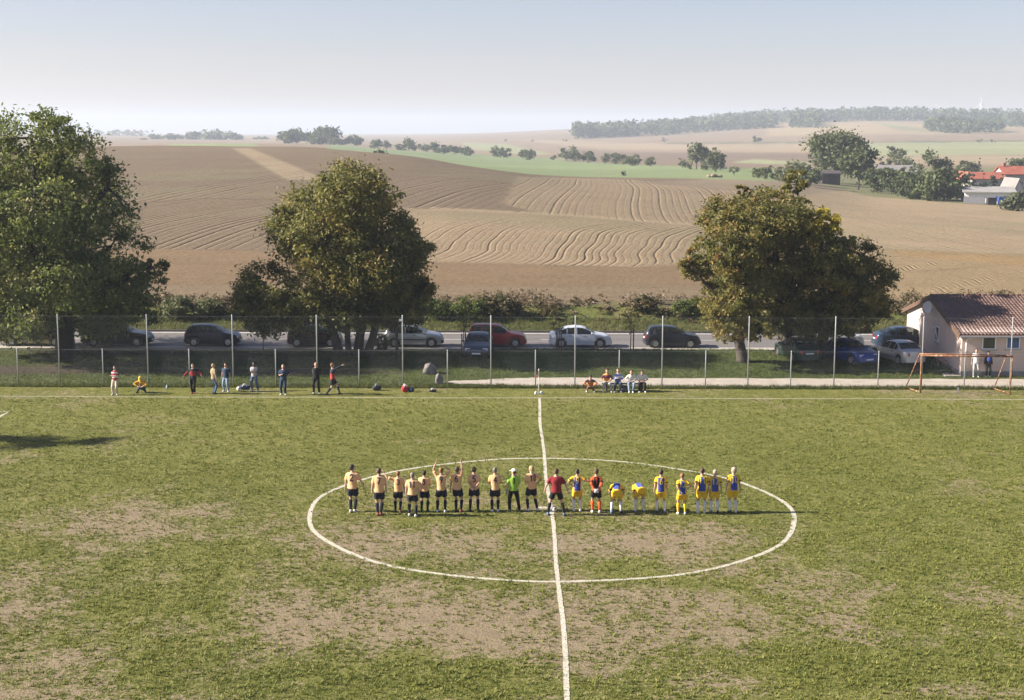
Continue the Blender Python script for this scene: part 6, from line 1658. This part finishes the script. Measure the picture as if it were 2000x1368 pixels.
pa('5', 'player in peach shirt number 5 with hands clasped behind his back', 926, 999, 910, 0, 'back', 'back', hair='brown', lf=(-.15, 0), rf=(.15, 0), boots=(BOOTB, BOOTB))
pa('4', 'player in peach shirt number 4 with bent arms before his body', 967, 1000, 911, 3, 'front', 'front', hair='grey', head_yaw=-.3, lf=(-.11, 0), rf=(.11, 0), boots=(BOOTW, BOOTW))
person('goalkeeper in bright green shirt, black trousers and white cap', 1003, 1000, 914, 8, 'down', 'front', shirt=GRNC, sleeve='short', bottom=BLKC, legs='long', number='1', ncol=BLKC, cap=WHTC, hair='dark', head_yaw=.7, lf=(-.16, 0), rf=(.24, .02), boots=(BOOTB, BOOTB), gloves=pm('glove_grey', (.2, .22, .26), .7))
pa('10', 'blond player in peach shirt number 10 turned towards the goalkeeper', 1038, 998, 908, 24, 'front', 'hips', hair='blond', head_yaw=.5, nod=.15, lf=(-.13, .02), rf=(.20, -.1), boots=(BOOTW, BOOTW))
person('referee in dark red shirt and black shorts standing astride the halfway line', 1086, 1007, 913, -2, 'away', 'away', shirt=DRED, bottom=BLKC, socks=BLKC, hair='brown', lf=(-.30, .03), rf=(.30, -.03), boots=(BOOTL, BOOTL), bulk=1.12)
def pb_(num, *a, **k):
    k.setdefault('socks', WHTC)
    return person(*a, number=num, ncol=NUMY, group=GB, shirt=YEL, bottom=YEL, panel=(.125, -.10, .50), pcol=ROYAL, band=k.pop('band', DBLC), **k)
pb_('9', 'player in yellow and blue number 9 with one arm around the orange goalkeeper', 1127, 999, 914, 0, 'hips', (.46, .18, 1.22), hair='dark', lf=(-.13, 0), rf=(.13, 0))
person('goalkeeper in orange and black with gloved hands behind his back', 1164, 1002, 913.5, 0, 'back', 'back', shirt=ORNG, sleeve='long', bottom=BLKC, socks=ORNG, hair='brown', number='1', ncol=NUMR, panel=(.105, -.06, .52), pcol=BLKC, gloves=WHTC, lf=(-.14, 0), rf=(.14, 0), band=BLKC)
pb_(None, 'player in yellow and blue bending forward with hands on his knees', 1204, 1003, 930, -4, 'knees', 'knees', lean=1.35, hip=.90, hem=-.20, nod=1.0, hair='pale', lf=(-.19, 0), rf=(.17, 0), boots=(BOOTL, BOOTB), height=1.80)
pb_(None, 'player in yellow and blue bending deeply with hands at his shins', 1249, 999, 930, 8, 'shins', 'shins', lean=1.5, hip=.90, hem=-.20, nod=.9, hair='pale', lf=(-.17, 0), rf=(.17, 0), height=1.78)
pb_('6', 'player in yellow and blue number 6 standing with arms hanging', 1290, 1002, 915, 0, hair='dark', lf=(-.15, 0), rf=(.17, 0), boots=(BOOTB, BOOTL))
pb_('13', 'smaller blond player in yellow and blue number 13 with yellow socks', 1331, 1005, 922, 0, 'back', 'hips', hair='ginger', socks=YEL, lf=(-.14, 0), rf=(.15, 0))
pb_('11', 'dark haired player in yellow and blue number 11 with white boots', 1370, 1003, 912, -5, hair='brown', lf=(-.14, -.04), rf=(.12, .03))
pb_('17', 'pale blond player in yellow and blue number 17', 1395, 1002, 915, 0, hair='pale', lf=(-.12, 0), rf=(.14, 0), boots=(BOOTL, BOOTB))
pb_('10', 'pale haired player in yellow and blue number 10 at the end of the line', 1431, 1002, 910, 8, hair='pale', head_yaw=.7, lf=(-.10, 0), rf=(.12, 0), boots=(BOOTB, BOOTW))

GS = 'spectators along the fence'
MARO = striped('maroon_jersey', [(0, (.24, .02, .04)), (.475, (.62, .60, .58)), (.545, (.24, .02, .04)), (.60, (.55, .52, .52)), (.63, (.24, .02, .04))])
person('spectator in maroon and white striped jersey with folded arms', 226, 771.5, 713, 168, 'cross', 'cross', shirt=MARO, sleeve='long', bottom=BEIG, legs='long', hair='dark', group=GS, lf=(-.12, .0), rf=(.14, .05))
person('crouching spectator in golden yellow jacket and yellow cap', 278, 767, 738, 176, (-.16, .34, .42), (.16, .34, .42), shirt=GOLD, sleeve='long', bottom=DBLC, legs='long', hip=.26, lean=.55, nod=.2, lf=(-.24, .14), rf=(.24, .14), cap=cloth('cap_yellow', (.55, .38, .06)), hair='dark', height=1.76, group=GS, boots=(BOOTB, BOOTB), pole_l=(-1, 0, .1), pole_r=(1, 0, .1))
BR2 = striped('black_red_jacket', [(0, (.015, .016, .022)), (.50, (.28, .02, .025)), (.62, (.015, .016, .022))])
person('spectator in black and red jacket spreading both arms', 378, 769, 709, 176, (-.52, .12, 1.10), (.52, .15, 1.02), shirt=BR2, sleeve='long', bottom=BLKC, legs='long', hair='brown', group=GS, boots=(BOOTR, BOOTR), lf=(-.07, 0), rf=(.07, 0))
person('blond spectator in tan shirt and blue jeans seen from behind', 418, 770, 709, -48, shirt=TAN, bottom=JEAN, legs='long', hair='blond', group=GS, lf=(-.08, 0), rf=(.08, 0), boots=(BOOTB, BOOTB))
person('spectator in dark blue shirt and faded jeans beside the tan-shirted one', 442, 765.5, 708, 160, shirt=DBLC, bottom=LJEAN, legs='long', hair='brown', group=GS, lf=(-.16, 0), rf=(.14, 0), bulk=1.1)
person('dark skinned spectator in grey shirt with folded arms and jeans', 497, 764, 706, 178, 'cross', 'cross', shirt=GREYC, bottom=JEAN, legs='long', hair='dark', skin=SKIN_D, group=GS, lf=(-.22, .03), rf=(.16, 0))
person('grey haired spectator in dark tracksuit with one hand at his chest', 554, 771.5, 711, 174, 'hips', (.02, .24, 1.22), shirt=DBLC, bottom=DBLC, legs='long', hair='pale', group=GS, lf=(-.11, 0), rf=(.13, 0), bulk=1.08)
person('bald spectator in a black tracksuit standing behind the assistant referee', 618, 769.5, 706.5, 178, 'back', 'back', shirt=BLKC, sleeve='long', bottom=BLKC, legs='long', hair='grey', bald=True, group=GS, lf=(-.16, 0), rf=(.14, 0))
LIN = striped('linesman_shirt', [(0, (.30, .04, .025)), (.60, (.018, .02, .035))])
person('assistant referee in black and red striding with one arm pointing', 650, 772, 706, -80, (-.26, .18, 1.30), (.12, .58, 1.62), shirt=LIN, sleeve='long', bottom=BLKC, hair='ginger', lf=(-.10, .36, .09), rf=(.10, -.34, .10), hip=.885, boots=(BOOTB, BOOTB), head_yaw=.3, group=GS)
GT = 'spectators sitting by the touchline'
OB = striped('orange_black_jacket', [(0, (.45, .16, .03)), (.30, (.06, .035, .05)), (.40, (.45, .16, .03))])
person('crouching spectator in orange and black jacket left of the bench', 1153, 765, 732, 178, (-.15, .36, .40), (.15, .36, .40), shirt=OB, sleeve='long', bottom=cloth('brown_trousers', (.14, .07, .035)), legs='long', hip=.27, lean=.5, lf=(-.2, .16), rf=(.2, .16), hair='dark', height=1.76, group=GT, pole_l=(-1, 0, 0), pole_r=(1, 0, 0))
def sit(label, px, top, **k):
    k.setdefault('lf', (-.16, .42)); k.setdefault('rf', (.16, .42)); k.setdefault('lh', 'lap'); k.setdefault('rh', 'lap'); k.setdefault('lean', .22)
    return person(label, px, 764, top, 180, hip=.50, Y=81.72, legs='long', group=GT, height=1.78, **k)
YM = striped('gold_maroon_jersey', [(0, (.50, .28, .05)), (.36, (.16, .03, .07)), (.46, (.50, .28, .05))])
sit('spectator in gold and maroon jersey and pale trousers on the bench', 1185, 725, shirt=YM, sleeve='long', bottom=GREYC, hair='brown', lf=(-.22, .40), rf=(.22, .40))
BWJ = striped('blue_white_jersey', [(0, (.10, .16, .42)), (.38, (.60, .64, .70)), (.44, (.10, .16, .42)), (.48, (.60, .64, .70))])
sit('long haired spectator in blue and white jersey on the bench', 1206.5, 722, shirt=BWJ, sleeve='long', bottom=DBLC, hair='dark', long_hair=True, lean=.08, lh=(-.09, .27, .74), rh=(.07, .29, .78), lf=(-.13, .38), rf=(.2, .36)) 
sit('spectator in white shirt and light blue jeans leaning forward on the bench', 1232, 729, shirt=WHTC, sleeve='long', bottom=LJEAN, hair='brown', lean=.42, rf=(.12, .52), lf=(-.06, .50))
sit('spectator in white shirt and black trousers at the end of the bench', 1253, 732, shirt=WHTC, bottom=BLKC, hair='dark', lean=.45)
person('spectator in white shirt and grey jeans leaning against the pink house', 1905, 737, 680, 170, 'down', 'down', shirt=WHTC, bottom=GREYC, legs='long', hair='brown', Y=hy0 - .30, group='spectators by the house', lf=(-.15, .0), rf=(.12, .08))
person('spectator in dark clothes with a blue bag on the chest by the pink house', 1929, 736, 685, 182, 'down', 'down', shirt=BLKC, sleeve='long', bottom=BLKC, legs='long', hair='dark', Y=hy0 - .30, group='spectators by the house', backpack=ROYAL)
finish_people()

# ------------------------------------------------------------------ haze: the air over the whole place
m = bpy.data.materials.new('thin_haze'); m.use_nodes = True
nt = m.node_tree; nt.nodes.clear()
out = nd(nt, 'ShaderNodeOutputMaterial'); pv = nd(nt, 'ShaderNodeVolumePrincipled')
pv.inputs['Color'].default_value = (0.76, 0.86, 1.0, 1)
pv.inputs['Density'].default_value = 0.00020
pv.inputs['Anisotropy'].default_value = 0.1
nt.links.new(pv.outputs[0], out.inputs['Volume'])
hz = MB().box(-12500, 12500, -400, 9300, -9, 125).build('haze', m)
tag(hz, 'thin pale haze over the fields', 'haze', kind='stuff')
